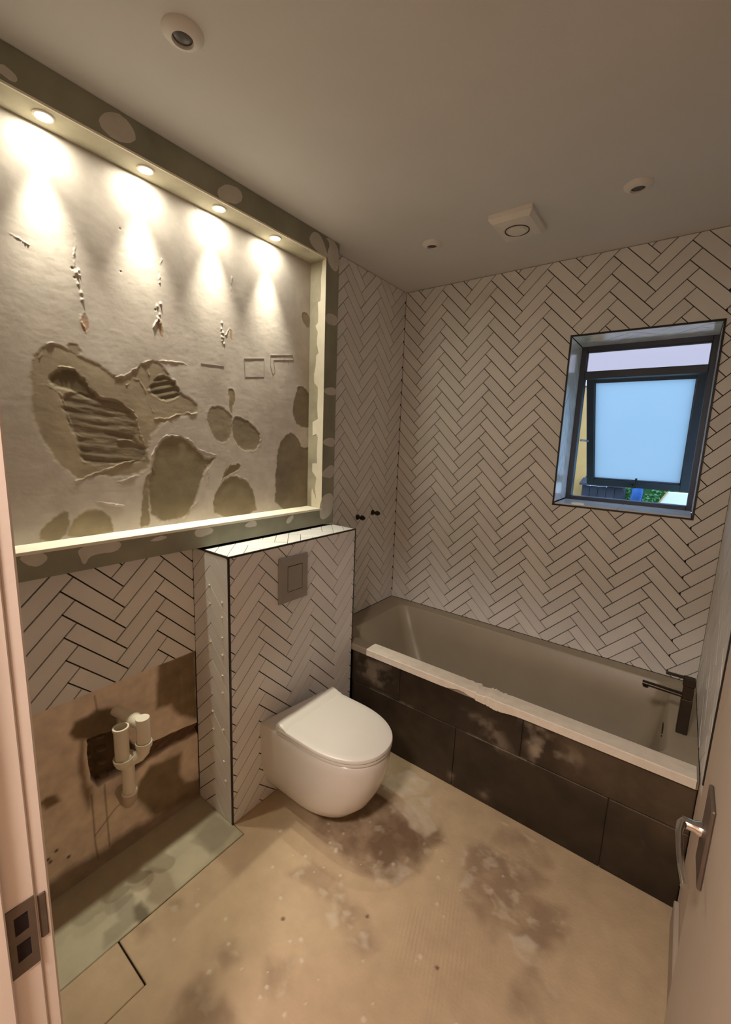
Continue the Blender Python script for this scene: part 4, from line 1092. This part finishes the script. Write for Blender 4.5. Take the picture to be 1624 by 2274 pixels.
# ------------------------------------------------------------------ outside the window
M_GRASS = mat('lawn', (0.10, 0.22, 0.05), 0.9, var=0.3, scale=20)
lawn = struct(MB().box(-2.5, 6.0, 0.30, 9.0, -0.35, -0.30).build('ground', M_GRASS))
nbw = empty('neighbour_wall')
tag(nbw, 'orange ochre rendered wall seen through the open window, left side', 'wall')
M_OCHRE = mat('ochre_render', (0.62, 0.36, 0.12), 0.9, var=0.06, scale=8, bump=0.3)
MB().box(-1.4, 0.715, 2.5, 2.65, -0.3, 2.22).build('render', M_OCHRE, nbw)
MB().tube([(0.60, 2.495, -0.3), (0.60, 2.495, 2.2), (0.64, 2.495, 2.21)], 0.006, n=8).build('cable', M_JOINT, nbw)
shed = empty('garden_shed')
tag(shed, 'dark timber garden shed beside the ochre wall outside the window', 'shed')
M_SHED = mat('dark_timber', (0.035, 0.035, 0.05), 0.8, var=0.3, scale=6, rand=0.2)
for i in range(5):
    MB().box(0.722 + i * 0.073, 0.722 + i * 0.073 + 0.070, 2.36, 2.376, -0.3, 1.22, 0.002).build('plank', M_SHED, shed)
MB().box(0.72, 1.09, 2.38, 2.58, -0.3, 1.20).build('carcass', M_SHED, shed)
mb = MB(); mb.rings([[(0.70, 2.32, 1.225), (1.10, 2.32, 1.225), (1.10, 2.60, 1.30), (0.70, 2.60, 1.30)], [(0.70, 2.32, 1.24), (1.10, 2.32, 1.24), (1.10, 2.60, 1.315), (0.70, 2.60, 1.315)]])
mb.build('roof', M_SHED, shed)
M_BLUE = mat('blue_cloth', (0.05, 0.16, 0.45), 0.7, var=0.3, scale=12)
def cloth_fn(U, V):
    return 0.03 * np.sin(U * 55) * (1 + 0.5 * np.sin(V * 9)) + 0.01 * fbm(U, V, 10, 5), [np.full(U.shape, c) for c in (0.05, 0.16, 0.45)]
cl = relief('blue_sheet', 1.13, 1.22, -0.298, 1.27, 0.012, cloth_fn, lambda u, v, h: (u + 0.02 * np.sin(v * 12), 2.45 + h, v), M_BLUE)
md = cl.modifiers.new('thickness', 'SOLIDIFY'); md.thickness = 0.004
tag(cl, 'blue sheet hung in folds beside the dark shed outside the window', 'cloth')
MB().box(1.12, 1.24, 2.500, 2.512, 1.262, 1.275).build('rail', M_SHED, cl)
MB().box(1.228, 1.240, 2.500, 2.512, -0.3, 1.262).build('post', M_SHED, cl)
M_LEAF = mat('hedge_leaf', (0.26, 0.62, 0.24), 0.6, var=0.5, scale=30, rand=0.3)
hg = empty('hedge')
tag(hg, 'bright green clipped hedge at the end of the garden outside the window', 'hedge')
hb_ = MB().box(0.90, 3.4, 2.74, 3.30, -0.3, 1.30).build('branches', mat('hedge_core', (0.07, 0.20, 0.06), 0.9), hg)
rng = np.random.RandomState(3)
n = 2600
P = np.stack([rng.uniform(0.90, 2.1, n), rng.uniform(2.67, 2.76, n), rng.uniform(0.8, 1.40, n)], -1)
D1 = rng.normal(size=(n, 3)); D1 /= np.linalg.norm(D1, axis=1)[:, None]
D2 = np.cross(D1, rng.normal(size=(n, 3))); D2 /= np.linalg.norm(D2, axis=1)[:, None]
s = rng.uniform(0.012, 0.022, n)[:, None]
vv = np.stack([P - D1 * s, P + D2 * s * 0.55, P + D1 * s, P - D2 * s * 0.55], 1).reshape(-1, 3)
leaves = pydata('leaves', vv.tolist(), np.arange(n * 4).reshape(n, 4).tolist(), M_LEAF, hg, fix=False)
leaves['kind'] = 'stuff'
wp2 = empty('white_lean_to')
tag(wp2, 'bright white sloping roof panel at the right of the hedge outside', 'roof panel')
M_WHITE = mat('white_render', (0.88, 0.88, 0.86), 0.7, var=0.02)
mb = MB(); mb.prism([(1.36, 1.05), (1.44, 1.215), (1.80, 1.215), (1.80, 1.05)], lambda u, v, w: (u, 2.36 + w, v), 0.12)
mb.build('panel', M_WHITE, wp2)
MB().tube([(1.355, 2.355, 1.06), (1.435, 2.355, 1.222)], 0.006, n=8).build('edge_batten', M_OCHRE, wp2)
MB().box(1.50, 1.54, 2.40, 2.44, -0.3, 1.05).build('post', M_WHITE, wp2)

# ------------------------------------------------------------------ put every Empty at the base of its thing
bpy.context.view_layer.update()
for o in [o for o in bpy.data.objects if o.type == 'EMPTY' and o.parent is None]:
    lo_ = Vector((1e9,) * 3); hi_ = Vector((-1e9,) * 3)
    for c in o.children_recursive:
        if c.type != 'MESH': continue
        for b in c.bound_box:
            w = c.matrix_world @ Vector(b)
            lo_ = Vector(map(min, lo_, w)); hi_ = Vector(map(max, hi_, w))
    base = Vector(((lo_.x + hi_.x) / 2, (lo_.y + hi_.y) / 2, lo_.z))
    o.location = base
    for c in o.children:
        c.matrix_parent_inverse = Matrix.Translation(-base)
bpy.context.view_layer.update()
